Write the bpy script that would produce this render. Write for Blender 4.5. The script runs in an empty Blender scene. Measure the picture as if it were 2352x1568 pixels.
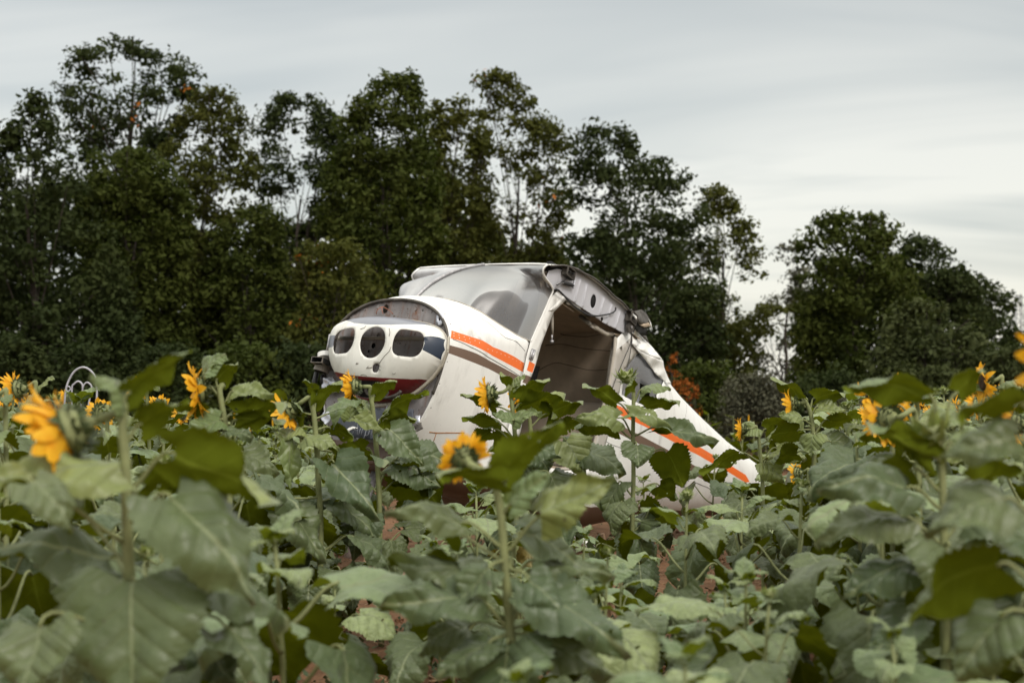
import bpy, bmesh, math, random
import numpy as np
from mathutils import Vector, Matrix, Quaternion
from mathutils.geometry import delaunay_2d_cdt
R = math.radians
SC = bpy.context.scene
COL = SC.collection

# ------------------------------------------------------------------ camera
CAM_H = 1.35                      # metres above the soil
FPX = 3266.7; CPX = 1176.0; HPY = 920.0   # focal length, centre and horizon of the photograph in 2352 px wide units
cam_d = bpy.data.cameras.new('camera'); cam = bpy.data.objects.new('camera', cam_d); COL.objects.link(cam)
cam.location = (0, 0, CAM_H); cam.rotation_euler = (R(90), 0, 0)
cam_d.lens = 50; cam_d.sensor_width = 36; cam_d.shift_y = (920 - 784) / 2352
cam_d.clip_start = .05; cam_d.clip_end = 3000
cam_d.dof.use_dof = True; cam_d.dof.focus_distance = 9.6; cam_d.dof.aperture_fstop = 2.2; cam_d.dof.aperture_blades = 0
SC.camera = cam
SC.view_settings.view_transform = 'Standard'; SC.view_settings.look = 'None'
SC.view_settings.exposure = 0.02; SC.view_settings.gamma = 1.0
SC.cycles.max_bounces = 8; SC.cycles.transparent_max_bounces = 24
SC.cycles.diffuse_bounces = 1; SC.cycles.glossy_bounces = 3; SC.cycles.transmission_bounces = 6
SC.cycles.use_denoising = True
SC.cycles.sample_clamp_indirect = 6

# ------------------------------------------------------------------ overcast sky
W = bpy.data.worlds.new('World'); SC.world = W; W.use_nodes = True
nt = W.node_tree; N = nt.nodes; L = nt.links
for n in list(N): N.remove(n)
out = N.new('ShaderNodeOutputWorld')
sky = N.new('ShaderNodeTexSky'); sky.sky_type = 'NISHITA'; sky.sun_disc = False
sky.sun_elevation = R(46); sky.sun_rotation = R(146); sky.dust_density = 4
bgs = N.new('ShaderNodeBackground'); bgs.inputs[1].default_value = .05; L.new(sky.outputs[0], bgs.inputs[0])
tc = N.new('ShaderNodeTexCoord')
sep = N.new('ShaderNodeSeparateXYZ'); L.new(tc.outputs['Generated'], sep.inputs[0])
def wm(op, a, b=None, c=None, clamp=False):
    n = N.new('ShaderNodeMath'); n.operation = op; n.use_clamp = clamp
    for i, x in enumerate((a, b, c)):
        if x is None: continue
        if isinstance(x, (int, float)): n.inputs[i].default_value = x
        else: L.new(x, n.inputs[i])
    return n.outputs[0]
# streaky cloud sheet: coordinates projected on a plane overhead
zz = wm('ADD', wm('MAXIMUM', sep.outputs[2], 0.0), .10)
comb = N.new('ShaderNodeCombineXYZ')
L.new(wm('DIVIDE', sep.outputs[0], zz), comb.inputs[0]); L.new(wm('DIVIDE', sep.outputs[1], zz), comb.inputs[1])
mp = N.new('ShaderNodeMapping'); mp.inputs['Scale'].default_value = (.42, 1.0, 1); mp.inputs['Rotation'].default_value = (0, 0, R(12)); mp.inputs['Location'].default_value = (12.1, 9.4, 0)
L.new(comb.outputs[0], mp.inputs[0])
ns = N.new('ShaderNodeTexNoise'); ns.inputs['Scale'].default_value = 1.0; ns.inputs['Detail'].default_value = 4; ns.inputs['Roughness'].default_value = .48; ns.inputs['Distortion'].default_value = .8
L.new(mp.outputs[0], ns.inputs[0])
rp = N.new('ShaderNodeValToRGB'); rp.color_ramp.elements[0].position = .36; rp.color_ramp.elements[1].position = .6
rp.color_ramp.elements[0].color = (.54, .55, .50, 1); rp.color_ramp.elements[1].color = (.84, .815, .715, 1)
L.new(ns.outputs[0], rp.inputs[0])
# an overcast dome: brighter overhead than near the horizon
up = wm('SMOOTHSTEP', sep.outputs[2], .30, .95) if False else wm('MULTIPLY', wm('POWER', wm('SUBTRACT', sep.outputs[2], .28, clamp=True), 1.5), 3.0)
gain = wm('ADD', wm('MULTIPLY_ADD', wm('MINIMUM', wm('MAXIMUM', sep.outputs[2], 0.0), .27), -.65, 1.0), up)
bgc = N.new('ShaderNodeBackground'); L.new(rp.outputs[0], bgc.inputs[0]); L.new(gain, bgc.inputs[1])
ad = N.new('ShaderNodeAddShader'); L.new(bgs.outputs[0], ad.inputs[0]); L.new(bgc.outputs[0], ad.inputs[1])
L.new(ad.outputs[0], out.inputs[0])
W.cycles.sampling_method = 'MANUAL'; W.cycles.sample_map_resolution = 512

sd = bpy.data.lights.new('sun', 'SUN'); sd.energy = 1.5; sd.angle = R(16); sd.color = (1, .96, .9)
so = bpy.data.objects.new('sun', sd); COL.objects.link(so)
so.rotation_euler = Vector((.42, -.66, .80)).normalized().to_track_quat('Z', 'Y').to_euler()

# ------------------------------------------------------------------ helpers
def at(px, py, Y):
    """a point at real distance Y (metres in front of the camera) seen at px,py of the photograph"""
    return Vector((Y * (px - CPX) / FPX, Y, CAM_H - Y * (py - HPY) / FPX))
def lerp(a, b, t): return a + (b - a) * t
def interp(x, tab):
    xs = [r[0] for r in tab]
    return [float(np.interp(x, xs, [r[k] for r in tab])) for k in range(1, len(tab[0]))]
def mesh(name, verts, faces, mats, parent=None, smooth=True, fm=None, uv=None, mat_world=None):
    me = bpy.data.meshes.new(name); me.from_pydata([tuple(v) for v in verts], [], [tuple(f) for f in faces])
    for m in (mats if isinstance(mats, (list, tuple)) else [mats]): me.materials.append(m)
    if fm is not None: me.polygons.foreach_set('material_index', fm)
    if smooth: me.polygons.foreach_set('use_smooth', [True] * len(me.polygons))
    if uv is not None:
        l = me.uv_layers.new(name='UVMap'); idx = np.zeros(len(me.loops), dtype=np.int32); me.loops.foreach_get('vertex_index', idx)
        l.data.foreach_set('uv', np.asarray(uv, dtype=np.float32)[idx].ravel())
    me.update()
    o = bpy.data.objects.new(name, me); COL.objects.link(o)
    if parent is not None: o.parent = parent
    return o
def tag(o, label=None, cat=None, group=None, kind=None):
    if label: o['label'] = label
    if cat: o['category'] = cat
    if group: o['group'] = group
    if kind: o['kind'] = kind
    return o
def empty(name, loc, label, cat, group=None, rot=0):
    o = bpy.data.objects.new(name, None); COL.objects.link(o); o.location = loc; o.rotation_euler = (0, 0, rot); o.empty_display_size = .1
    return tag(o, label, cat, group)
class MB:
    """collects shapes for one mesh"""
    def __init__(s): s.v = []; s.f = []; s.m = []; s.uv = []
    def add(s, v, f, m=0, uv=None):
        o = len(s.v); s.v += [tuple(x) for x in v]; s.f += [tuple(i + o for i in q) for q in f]; s.m += [m] * len(f)
        s.uv += list(uv) if uv is not None else [(0, 0)] * len(v)
    def box(s, c, d, rot=None, m=0):
        vs = [Vector((x * d[0] / 2, y * d[1] / 2, z * d[2] / 2)) for x in (-1, 1) for y in (-1, 1) for z in (-1, 1)]
        if rot: vs = [rot @ v for v in vs]
        s.add([v + Vector(c) for v in vs], [(0, 1, 3, 2), (4, 6, 7, 5), (0, 4, 5, 1), (2, 3, 7, 6), (0, 2, 6, 4), (1, 5, 7, 3)], m)
    def tube(s, pts, rad, n=8, m=0, cap=True):
        pts = [Vector(p) for p in pts]; k = len(pts)
        rad = rad if isinstance(rad, (list, tuple)) else [rad] * k
        t0 = (pts[1] - pts[0]).normalized(); nrm = t0.orthogonal().normalized(); vs = []
        for i in range(k):
            t = (pts[min(i + 1, k - 1)] - pts[max(i - 1, 0)]).normalized()
            nrm = (nrm - t * nrm.dot(t)); nrm = nrm.normalized() if nrm.length > 1e-6 else t.orthogonal().normalized()
            b = t.cross(nrm)
            for j in range(n):
                a = 2 * math.pi * j / n; vs.append(pts[i] + (nrm * math.cos(a) + b * math.sin(a)) * rad[i])
        fs = [(i * n + j, i * n + (j + 1) % n, (i + 1) * n + (j + 1) % n, (i + 1) * n + j) for i in range(k - 1) for j in range(n)]
        if cap: fs += [tuple(range(n))[::-1], tuple((k - 1) * n + j for j in range(n))]
        s.add(vs, fs, m)
    def build(s, name, mats, parent=None, smooth=True, uv=False):
        return mesh(name, s.v, s.f, mats, parent, smooth, s.m, s.uv if uv else None)
def bez(p0, p1, p2, p3, n):
    return [p0 * (1 - t) ** 3 + p1 * 3 * t * (1 - t) ** 2 + p2 * 3 * t * t * (1 - t) + p3 * t ** 3 for t in [i / n for i in range(n + 1)]]
def catmull(pts, n):
    pts = [Vector(p) for p in pts]; o = []
    for i in range(len(pts) - 1):
        p0 = pts[max(i - 1, 0)]; p1 = pts[i]; p2 = pts[i + 1]; p3 = pts[min(i + 2, len(pts) - 1)]
        for k in range(n):
            t = k / n
            o.append(.5 * ((2 * p1) + (p2 - p0) * t + (2 * p0 - 5 * p1 + 4 * p2 - p3) * t * t + (3 * p1 - p0 - 3 * p2 + p3) * t ** 3))
    return o + [pts[-1]]

# ------------------------------------------------------------------ materials
class NM:
    def __init__(s, name):
        s.m = bpy.data.materials.new(name); s.m.use_nodes = True; s.nt = s.m.node_tree; s.N = s.nt.nodes; s.L = s.nt.links
        s.p = s.N['Principled BSDF']; s.out = s.N['Material Output']
    def n(s, t, **k):
        x = s.N.new('ShaderNode' + t)
        for a, b in k.items(): setattr(x, a, b)
        return x
    def setin(s, node, i, x):
        if x is None: return
        if hasattr(x, 'is_linked') or isinstance(x, bpy.types.NodeSocket): s.L.new(x, node.inputs[i])
        else:
            if isinstance(x, tuple) and len(x) == 3 and node.inputs[i].type == 'RGBA': x = x + (1,)
            node.inputs[i].default_value = x
    def math(s, op, a, b=None, c=None, clamp=False):
        x = s.n('Math', operation=op, use_clamp=clamp)
        for i, y in enumerate((a, b, c)): s.setin(x, i, y)
        return x.outputs[0]
    def noise(s, scale, detail=4, rough=.55, vec=None, dist=0):
        x = s.n('TexNoise'); x.inputs['Scale'].default_value = scale; x.inputs['Detail'].default_value = detail; x.inputs['Roughness'].default_value = rough; x.inputs['Distortion'].default_value = dist
        if vec is not None: s.L.new(vec, x.inputs[0])
        return x.outputs[0]
    def coord(s, which='Object', scale=None, rot=None):
        c = s.n('TexCoord').outputs[which]
        if scale or rot:
            m = s.n('Mapping')
            if scale: m.inputs['Scale'].default_value = scale
            if rot: m.inputs['Rotation'].default_value = rot
            s.L.new(c, m.inputs[0]); c = m.outputs[0]
        return c
    def ramp(s, f, stops):
        r = s.n('ValToRGB'); e = r.color_ramp.elements
        while len(e) < len(stops): e.new(.5)
        for i, (p, c) in enumerate(stops): e[i].position = p; e[i].color = tuple(c) + (1,) if len(c) == 3 else c
        s.L.new(f, r.inputs[0]); return r.outputs[0]
    def step(s, f, a, b):
        r = s.n('MapRange'); r.inputs[1].default_value = a; r.inputs[2].default_value = b; s.L.new(f, r.inputs[0]); return r.outputs[0]
    def mix(s, f, a, b):
        x = s.n('Mix', data_type='RGBA'); s.setin(x, 0, f); s.setin(x, 6, a); s.setin(x, 7, b); return x.outputs[2]
    def bump(s, h, strength=.3, dist=.01):
        b = s.n('Bump'); b.inputs['Strength'].default_value = strength; b.inputs['Distance'].default_value = dist; s.L.new(h, b.inputs['Height']); return b.outputs[0]
    def set(s, base=None, rough=None, metal=None, normal=None, spec=None):
        s.setin(s.p, 'Base Color', base); s.setin(s.p, 'Roughness', rough); s.setin(s.p, 'Metallic', metal); s.setin(s.p, 'Specular IOR Level', spec)
        if normal is not None: s.L.new(normal, s.p.inputs['Normal'])
        return s
def paint(name, col, grime=.35, rough=.42, seed=0, gcol=(.16, .14, .11)):
    m = NM(name); c = m.coord()
    streak = m.noise(1.0, 6, .65, m.coord(scale=(9, 9, 1.3)))
    blot = m.noise(3.2, 6, .65, c); fine = m.noise(60, 3, .6, c)
    f = m.math('MULTIPLY', m.step(streak, .48, .78), m.step(blot, .42, .7))
    f2 = m.step(fine, .66, .78)
    g = m.math('MULTIPLY', m.math('ADD', f, m.math('MULTIPLY', f2, .35), clamp=True), grime)
    base = m.mix(m.step(blot, .3, .75), tuple(x * .93 for x in col), tuple(min(1, x * 1.03) for x in col))
    m.set(base=m.mix(g, base, gcol), rough=m.math('ADD', rough, m.math('MULTIPLY', g, .4)), normal=m.bump(m.noise(2.2, 3, .5, c), .12, .02))
    return m.m
def plain(name, col, rough=.6, metal=0, var=.25, scale=12, bump=.15):
    m = NM(name); c = m.coord(); nz = m.noise(scale, 5, .6, c)
    m.set(base=m.mix(m.step(nz, .3, .7), tuple(x * (1 - var) for x in col), tuple(min(1, x * (1 + var)) for x in col)), rough=rough, metal=metal, normal=m.bump(nz, bump, .004))
    return m.m
# ------------------------------------------------------------------ the aeroplane wreck: frame (u aft, v to its far side, w up)
def frame(th, p, r):
    th, p, r = R(th), R(p), R(r); h = np.array([math.sin(th), math.cos(th), 0.]); z = np.array([0, 0, 1.])
    a = h * math.cos(p) - z * math.sin(p); b = np.array([-math.cos(th), math.sin(th), 0.]); c = h * math.sin(p) + z * math.cos(p)
    return a, b * math.cos(r) + c * math.sin(r), c * math.cos(r) - b * math.sin(r)
PA, PB, PC = frame(36, 16, 2)
PO = np.array(at(1030, 790, 10.3)) + .59 * PB
def l2w(p): return PO + PA * p[0] + PB * p[1] + PC * p[2]
def l2px(p):
    q = l2w(p); return np.array([CPX + FPX * q[0] / q[1], HPY - FPX * (q[2] - CAM_H) / q[1]])
def ray(px, py, axis, val):
    C = np.array([0, 0, CAM_H]); d = np.array(at(px, py, 1)) - C; ax = (PA, PB, PC)[axis]
    t = (val - np.dot(C - PO, ax)) / np.dot(d, ax); P = C + d * t - PO
    return np.array([np.dot(P, PA), np.dot(P, PB), np.dot(P, PC)])
class Surf:
    def __init__(s, f, x0, x1, y0, y1, n=46):
        s.f = f; s.dom = (x0, x1, y0, y1)
        s.g = [(x, y) for x in np.linspace(x0, x1, n) for y in np.linspace(y0, y1, n)]
        s.p = np.array([l2px(f(*q)) for q in s.g])
    def inv(s, px, py):
        k = int(np.argmin(((s.p - (px, py)) ** 2).sum(1))); x = np.array(s.g[k], dtype=float); e = 1e-3
        for _ in range(12):
            p = l2px(s.f(*x)); r = np.array([px, py]) - p
            J = np.stack([(l2px(s.f(x[0] + e, x[1])) - p) / e, (l2px(s.f(x[0], x[1] + e)) - p) / e], 1)
            try: d = np.linalg.solve(J.T @ J + np.eye(2) * 1e-2, J.T @ r)
            except Exception: break
            x = x + np.clip(d, -.15, .15)
            x[0] = min(max(x[0], s.dom[0] - .05), s.dom[1] + .05); x[1] = min(max(x[1], s.dom[2] - .02), s.dom[3] + .02)
            if np.abs(r).max() < .05: break
        return x
    def poly(s, pts): return [tuple(s.inv(*p)) for p in pts]
def inpoly(pts, poly):
    """vectorised even-odd test"""
    P = np.asarray(pts); x, y = P[:, 0], P[:, 1]; r = np.zeros(len(P), bool); q = np.asarray(poly); n = len(q)
    for i in range(n):
        x1, y1 = q[i]; x2, y2 = q[(i + 1) % n]
        if y1 == y2: continue
        c = ((y1 > y) != (y2 > y)) & (x < (x2 - x1) * (y - y1) / (y2 - y1) + x1); r ^= c
    return r
def dens(poly, d, closed=True):
    o = []; n = len(poly)
    for i in range(n if closed else n - 1):
        a = np.array(poly[i], float); b = np.array(poly[(i + 1) % n], float); k = max(1, int(math.ceil(np.linalg.norm(b - a) / d)))
        o += [tuple(a + (b - a) * j / k) for j in range(k)]
    return o
def rounded(poly, it=2):
    for _ in range(it):
        o = []
        for i in range(len(poly)):
            a = np.array(poly[i]); b = np.array(poly[(i + 1) % len(poly)]); o += [tuple(a * .75 + b * .25), tuple(a * .25 + b * .75)]
        poly = o
    return poly
def sheet(name, outline, holes, zones, f, mats, res=.05, thick=.004, parent=None, flip=False, mirror=False, uvscale=1):
    V2 = []; E2 = []
    def loop(p, closed=True):
        q = dens(p, res, closed); b = len(V2); V2.extend(q); n = len(q)
        E2.extend([(b + i, b + (i + 1) % n) for i in range(n if closed else n - 1)])
    loop(outline)
    for h in holes: loop(h)
    for z in zones: loop(z[0])
    O = np.asarray(outline); x0, y0 = O.min(0); x1, y1 = O.max(0)
    gx = np.arange(x0 + res / 2, x1, res); gy = np.arange(y0 + res / 2, y1, res)
    if len(gx) and len(gy):
        G = np.array([(x + (res / 2 if j % 2 else 0), y) for j, y in enumerate(gy) for x in gx])
        G = G[inpoly(G, outline)]; B = np.array(V2)
        if len(G):
            dmin = np.array([((B - g) ** 2).sum(1).min() for g in G]); G = G[dmin > (res * .35) ** 2]
        V2.extend([tuple(g) for g in G])
    vo, _, fo, _, _, _ = delaunay_2d_cdt([Vector((float(a), float(b))) for a, b in V2], E2, [], 0, 1e-5)
    cen = np.array([[sum(vo[i][k] for i in fc) / len(fc) for k in (0, 1)] for fc in fo])
    keep = inpoly(cen, outline)
    for h in holes: keep &= ~inpoly(cen, h)
    fm = np.zeros(len(fo), int)
    for z in zones: fm[inpoly(cen, z[0])] = z[1]
    verts = []
    for v in vo:
        p = f(v[0], v[1]); verts.append((p[0], -p[1] if mirror else p[1], p[2]))
    faces = []; ms = []
    for i, fc in enumerate(fo):
        if keep[i]: faces.append(tuple(fc)[::-1] if (flip != mirror) else tuple(fc)); ms.append(int(fm[i]))
    used = sorted({i for fc in faces for i in fc}); mp_ = {a: b for b, a in enumerate(used)}
    o = mesh(name, [verts[i] for i in used], [tuple(mp_[i] for i in fc) for fc in faces], mats, parent, True, ms)
    if thick:
        s = o.modifiers.new('solid', 'SOLIDIFY'); s.thickness = thick; s.offset = -1
    return o

M = {}
M['white'] = paint('aircraft_white', (.83, .82, .79), 1.0)
M['bowl_white'] = paint('cowl_white', (.80, .79, .74), .9)
M['orange'] = paint('aircraft_orange', (.90, .17, .025), .22)
M['brown'] = paint('aircraft_brown', (.16, .10, .07), .35)
M['belly'] = paint('belly_brown', (.13, .075, .05), .4)
M['navy'] = paint('cowl_navy', (.018, .03, .055), .5, gcol=(.10, .14, .19))
M['maroon'] = paint('cowl_maroon', (.17, .012, .016), .3)
M['bluegrey'] = paint('cowl_bluegrey', (.22, .23, .27), .5, .3)
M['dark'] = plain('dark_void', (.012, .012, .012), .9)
M['rubber'] = plain('black_rubber', (.02, .02, .022), .55)
M['beige'] = plain('beige_liner', (.52, .41, .30), .85, 0, .2, 5)
M['beige2'] = plain('beige_trim', (.50, .42, .33), .85, 0, .15, 5)
M['steel'] = plain('bare_metal', (.42, .41, .42), .45, .55, .3, 30)
M['tape'] = plain('silver_tape', (.55, .56, .62), .32, .6, .15, 25, .6)
M['rail'] = plain('door_rail', (.42, .38, .32), .55, 0, .25, 10)
M['chalkboard'] = plain('slate_paint', (.05, .056, .072), .7, 0, .25, 18)
M['chalk'] = plain('chalk', (.20, .21, .235), .95)
M['darkmetal'] = plain('weathered_metal', (.09, .08, .07), .6, .3, .5, 14)
def rusty():
    m = NM('rusted_firewall'); c = m.coord()
    st = m.noise(1.0, 5, .6, m.coord(scale=(3, 16, 2.2))); sp = m.noise(24, 5, .7, c); b = m.noise(5, 4, .6, c)
    f = m.math('MULTIPLY', m.step(st, .50, .66), m.step(sp, .36, .62), clamp=True)
    base = m.mix(m.step(b, .3, .7), (.17, .155, .155), (.34, .315, .315))
    base = m.mix(m.math('MULTIPLY', f, .95), base, (.17, .065, .025))
    base = m.mix(m.step(m.noise(40, 2, .5, c), .64, .72), base, (.08, .05, .035))
    m.set(base=base, rough=.55, metal=.25, normal=m.bump(b, .3, .01)); return m.m
M['rust'] = rusty()
def glass(name, tint, dust, gl, dc=.36):
    m = NM(name); c = m.coord()
    tr = m.n('BsdfTransparent'); tr.inputs[0].default_value = tint + (1,)
    di = m.n('BsdfDiffuse'); di.inputs[0].default_value = (dc, dc, dc * 1.04, 1)
    go = m.n('BsdfGlossy'); go.inputs['Roughness'].default_value = .26
    nz = m.step(m.noise(1.3, 5, .6, m.coord(scale=(1.5, 1.5, 1))), .25, .8)
    a = m.n('MixShader'); m.L.new(m.math('MULTIPLY', m.math('ADD', nz, .45), dust, clamp=True), a.inputs[0]); m.L.new(tr.outputs[0], a.inputs[1]); m.L.new(di.outputs[0], a.inputs[2])
    fr = m.n('Fresnel'); fr.inputs[0].default_value = 1.5
    b = m.n('MixShader'); m.L.new(m.math('MULTIPLY_ADD', fr.outputs[0], .38, gl, clamp=True), b.inputs[0]); m.L.new(a.outputs[0], b.inputs[1]); m.L.new(go.outputs[0], b.inputs[2])
    m.L.new(b.outputs[0], m.out.inputs[0]); return m.m
M['glass'] = glass('dusty_windshield', (.50, .485, .475), .36, .02, .27)
M['glass_l'] = glass('dusty_windshield_whiter', (.75, .75, .75), 1.1, .03, .50)
M['sideglass'] = glass('dusty_side_glass', (.6, .6, .64), .42, .05)

plane = bpy.data.objects.new('airplane_fuselage', None); COL.objects.link(plane)
plane.matrix_world = Matrix(((PA[0], PB[0], PC[0], PO[0]), (PA[1], PB[1], PC[1], PO[1]), (PA[2], PB[2], PC[2], PO[2]), (0, 0, 0, 1)))
tag(plane, 'wrecked white airplane fuselage with orange and brown stripes, wingless, nose up among sunflowers', 'airplane')

def sgp(x, e): return math.copysign(abs(x) ** e, x)
# --- firewall ring
RH, RT, RB, RM = .585, .345, -.93, -.06
def ring(t):
    ph = math.pi * t; c, s_ = math.cos(ph), math.sin(ph)
    e = .9 if t < .5 else 1.0
    return np.array([0., -RH * sgp(s_, e), RM + (RT - RM) * sgp(c, e) if t < .5 else RM + (RM - RB) * sgp(c, 1.0)])
def PX(px, py, v): return ray(px, py, 1, v)
back_pts = [(0, np.array([.20, 0, .42]))] + [(t, PX(x, y, v)) for t, x, y, v in
    [(.07, 1013, 687, -.14), (.13, 1053, 695, -.27), (.18, 1080, 706, -.35), (.23, 1107, 719, -.42), (.27, 1123, 730, -.46), (.31, 1147, 746, -.505),
     (.35, 1168.6, 759.5, -.54), (.39, 1187, 770, -.57), (.44, 1218, 785, -.595), (.50, 1207, 822, -.60), (.55, 1198, 862, -.60), (.63, 1180, 930, -.60), (.70, 1165, 990, -.60), (.78, 1150, 1050, -.585)]] + \
    [(.82, np.array([.865, -.593, -.74])), (.86, np.array([.862, -.575, -.86])), (.885, np.array([.86, -.53, -.925])), (.91, np.array([.86, -.42, -.948])), (.95, np.array([.86, -.25, -.953])), (1.0, np.array([.86, 0, -.955]))]
BT = np.array([p[0] for p in back_pts]); BP = np.array([p[1] for p in back_pts])
def backc(t): return np.array([np.interp(t, BT, BP[:, k]) for k in range(3)])
def Ff(x, y):      # x along, y = t*2
    s_ = x; t = min(max(y / 2, 0), 1); a = ring(t); b = backc(t); p = a + (b - a) * s_
    bul = math.sin(math.pi * min(max(s_, 0), 1)) * .025
    return p + np.array([0, -bul * math.sin(math.pi * t), bul * math.cos(math.pi * t)])
FS = Surf(Ff, 0, 1, 0, 2)
stripe_o = FS.poly([(1036, 759), (1132, 797), (1240, 841), (1240, 860), (1130, 817), (1034, 777)])
stripe_b = FS.poly([(1029, 792), (1125, 829), (1240, 874), (1240, 893), (1120, 846), (1027, 810)])
belly_z = FS.poly([(985, 1034), (1040, 1056), (1100, 1076), (1150, 1088)])
belly_z = [(-.1, belly_z[0][1] - .02)] + belly_z + [(1.1, belly_z[-1][1]), (1.1, 2.05), (-.1, 2.05)]
Fout = [(0, 0), (1, 0), (1, 2), (0, 2)]
for mir in (False, True):
    sheet('forward_skin', Fout, [], [(stripe_o, 1), (stripe_b, 2), (belly_z, 3)], Ff, [M['white'], M['orange'], M['brown'], M['belly']], .05, .004, plane, False, mir)

# --- cabin and tail shell
#        u     hw    wt     wb     wm    e_top e_bot
TAB = [(.80, .600, .98, -.95, .10, .24, .30), (2.25, .605, 1.00, -.92, .10, .28, .34), (2.6, .58, 1.0, -.84, .12, .42, .5), (3.0, .54, .97, -.72, .14, .6, .62),
       (3.4, .49, .90, -.62, .15, .74, .72), (3.9, .43, .80, -.52, .17, .8, .8), (4.5, .36, .72, -.37, .2, .85, .85), (5.2, .29, .64, -.18, .22, .9, .9), (6.25, .21, .575, .0, .24, .95, .95)]
UG = np.linspace(.7, 6.25, 104); TG = np.linspace(0, 1, 90)
def section(u):
    hw, wt, wb, wmid, et, eb = interp(u, TAB); P_ = []
    for k in range(241):
        ph = math.pi * k / 240; c = math.cos(ph); s_ = math.sin(ph)
        P_.append((-hw * sgp(s_, et), wmid + (wt - wmid) * sgp(c, et)) if k <= 120 else (-hw * sgp(s_, eb), wmid + (wmid - wb) * sgp(c, eb)))
    P_ = np.array(P_); d = np.concatenate([[0], np.cumsum(np.linalg.norm(np.diff(P_, axis=0), axis=1))]); d /= d[-1]
    return np.stack([np.interp(TG, d, P_[:, 0]), np.interp(TG, d, P_[:, 1])], 1)
SG = np.array([section(u) for u in UG])
def Rf(x, y, inset=0.):
    u = min(max(x, .7), 6.25); t = min(max(y / 2.3, 0), 1)
    fu = (u - UG[0]) / (UG[1] - UG[0]); i = min(int(fu), len(UG) - 2); fu -= i
    ft = t * (len(TG) - 1); j = min(int(ft), len(TG) - 2); ft -= j
    q = (SG[i, j] * (1 - fu) + SG[i + 1, j] * fu) * (1 - ft) + (SG[i, j + 1] * (1 - fu) + SG[i + 1, j + 1] * fu) * ft
    if inset: q = np.array([q[0] * (1 - inset / .6), .1 + (q[1] - .1) * (1 - inset / .9)])
    return np.array([x, q[0], q[1]])
def tw(u, w):
    ys = np.linspace(0, 2.3, 231); ww = np.array([Rf(u, y)[2] for y in ys]); return float(ys[int(np.argmin(np.abs(ww - w)))])
RS = Surf(Rf, .8, 6.2, 0, 2.3, 62)
post_edge = [(1269, 668), (1262, 685), (1245, 724), (1230, 758), (1218, 785)]
seam = [(1207, 822), (1198, 862), (1180, 930), (1165, 990), (1150, 1050)]
rib_bot = [(1284, 666), (1313, 690), (1355, 718), (1386.5, 740), (1432, 763)]
e1 = RS.poly(seam)
Rout = [(.86, 2.3), (6.2, 2.3), (6.17, 1.6), (6.22, 1.2), (6.12, .8), (6.2, .3), (6.15, 0), (2.3, 0), (2.3, tw(2.3, .82))] + RS.poly(rib_bot[::-1]) + RS.poly([(1281, 668)]) + RS.poly(post_edge) + e1 + [(.86, tw(.9, -.8))]
door_px = [(1230, 836), (1242, 792), (1257, 753), (1270.6, 716.5), (1277, 696), (1289, 688.5), (1303, 692), (1330, 711), (1362, 735), (1397, 757), (1410, 767.6), (1415.6, 778), (1413, 805), (1406, 850), (1399.5, 896.5), (1386, 937), (1374, 990), (1362, 1040), (1350, 1075), (1290, 1078), (1184, 1062), (1180, 1045), (1195, 990), (1206, 930), (1217, 872)]
door = RS.poly(door_px)
win_px = [(1441, 812), (1447, 806), (1458, 816), (1481, 832), (1492, 843), (1498, 853), (1504, 871), (1508, 906), (1505, 934), (1500, 938), (1489, 936), (1450, 919), (1427, 906), (1430, 880), (1436, 845)]
win = RS.poly(win_px)
so1 = RS.poly([(1403, 926), (1407, 926), (1450, 944), (1500, 969), (1560, 1000), (1610, 1028), (1660, 1057), (1712, 1090), (1721, 1106), (1712, 1108), (1660, 1076), (1600, 1043), (1545, 1014), (1500, 990), (1440, 961), (1407, 944), (1402, 944)])
so2 = RS.poly([(1399, 966), (1402, 966), (1440, 984), (1490, 1010), (1560, 1048), (1620, 1082), (1672, 1112), (1712, 1136), (1716, 1150), (1700, 1146), (1665, 1127), (1610, 1098), (1540, 1058), (1490, 1032), (1440, 1005), (1399, 984)])
bz = [(.8, tw(.9, -.80)), (2.3, tw(2.3, -.70))] + [(u, tw(u, w)) for u, w in ((3.2, -.50), (3.9, -.38), (4.6, -.25), (5.3, -.10), (6.2, .07))] + [(6.3, 2.31), (.8, 2.31)]
front_o = [tuple(q) for q in RS.poly([(1215, 829), (1228, 836), (1222, 856), (1209, 850)])]
front_b = [tuple(q) for q in RS.poly([(1206, 860), (1219.6, 865.6), (1216, 884), (1199, 878)])]
mats_r = [M['white'], M['orange'], M['brown'], M['belly']]
sheet('rear_skin', Rout, [door, win], [(so1, 1), (so2, 2), (bz, 3), (front_o, 1), (front_b, 2)], Rf, mats_r, .055, .004, plane)
wfar = []
for px_, py_ in [(1150, 838), (1238, 836), (1251, 846), (1257, 868), (1257, 905), (1160, 905)]:
    q_ = PX(px_, py_, .575); wfar.append((float(q_[0]), tw(float(q_[0]), float(q_[2]))))
sheet('rear_skin', Rout, [rounded(wfar)], [(so1, 1), (so2, 2), (bz, 3)], Rf, mats_r, .07, .004, plane, False, True)
# side windows
sheet('rear_window', [tuple(q) for q in win], [RS.poly([(1471, 879), (1478, 884), (1489, 886), (1494, 900), (1492, 915), (1484, 925), (1476, 915), (1470, 903)])], [], lambda x, y: Rf(x, y) + np.array([0, .006, 0]), [M['sideglass']], .05, .002, plane)
sheet('side_window', rounded(wfar), [], [], lambda x, y: Rf(x, y) + np.array([0, .006, 0]), [M['sideglass']], .1, .002, plane, False, True)
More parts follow.
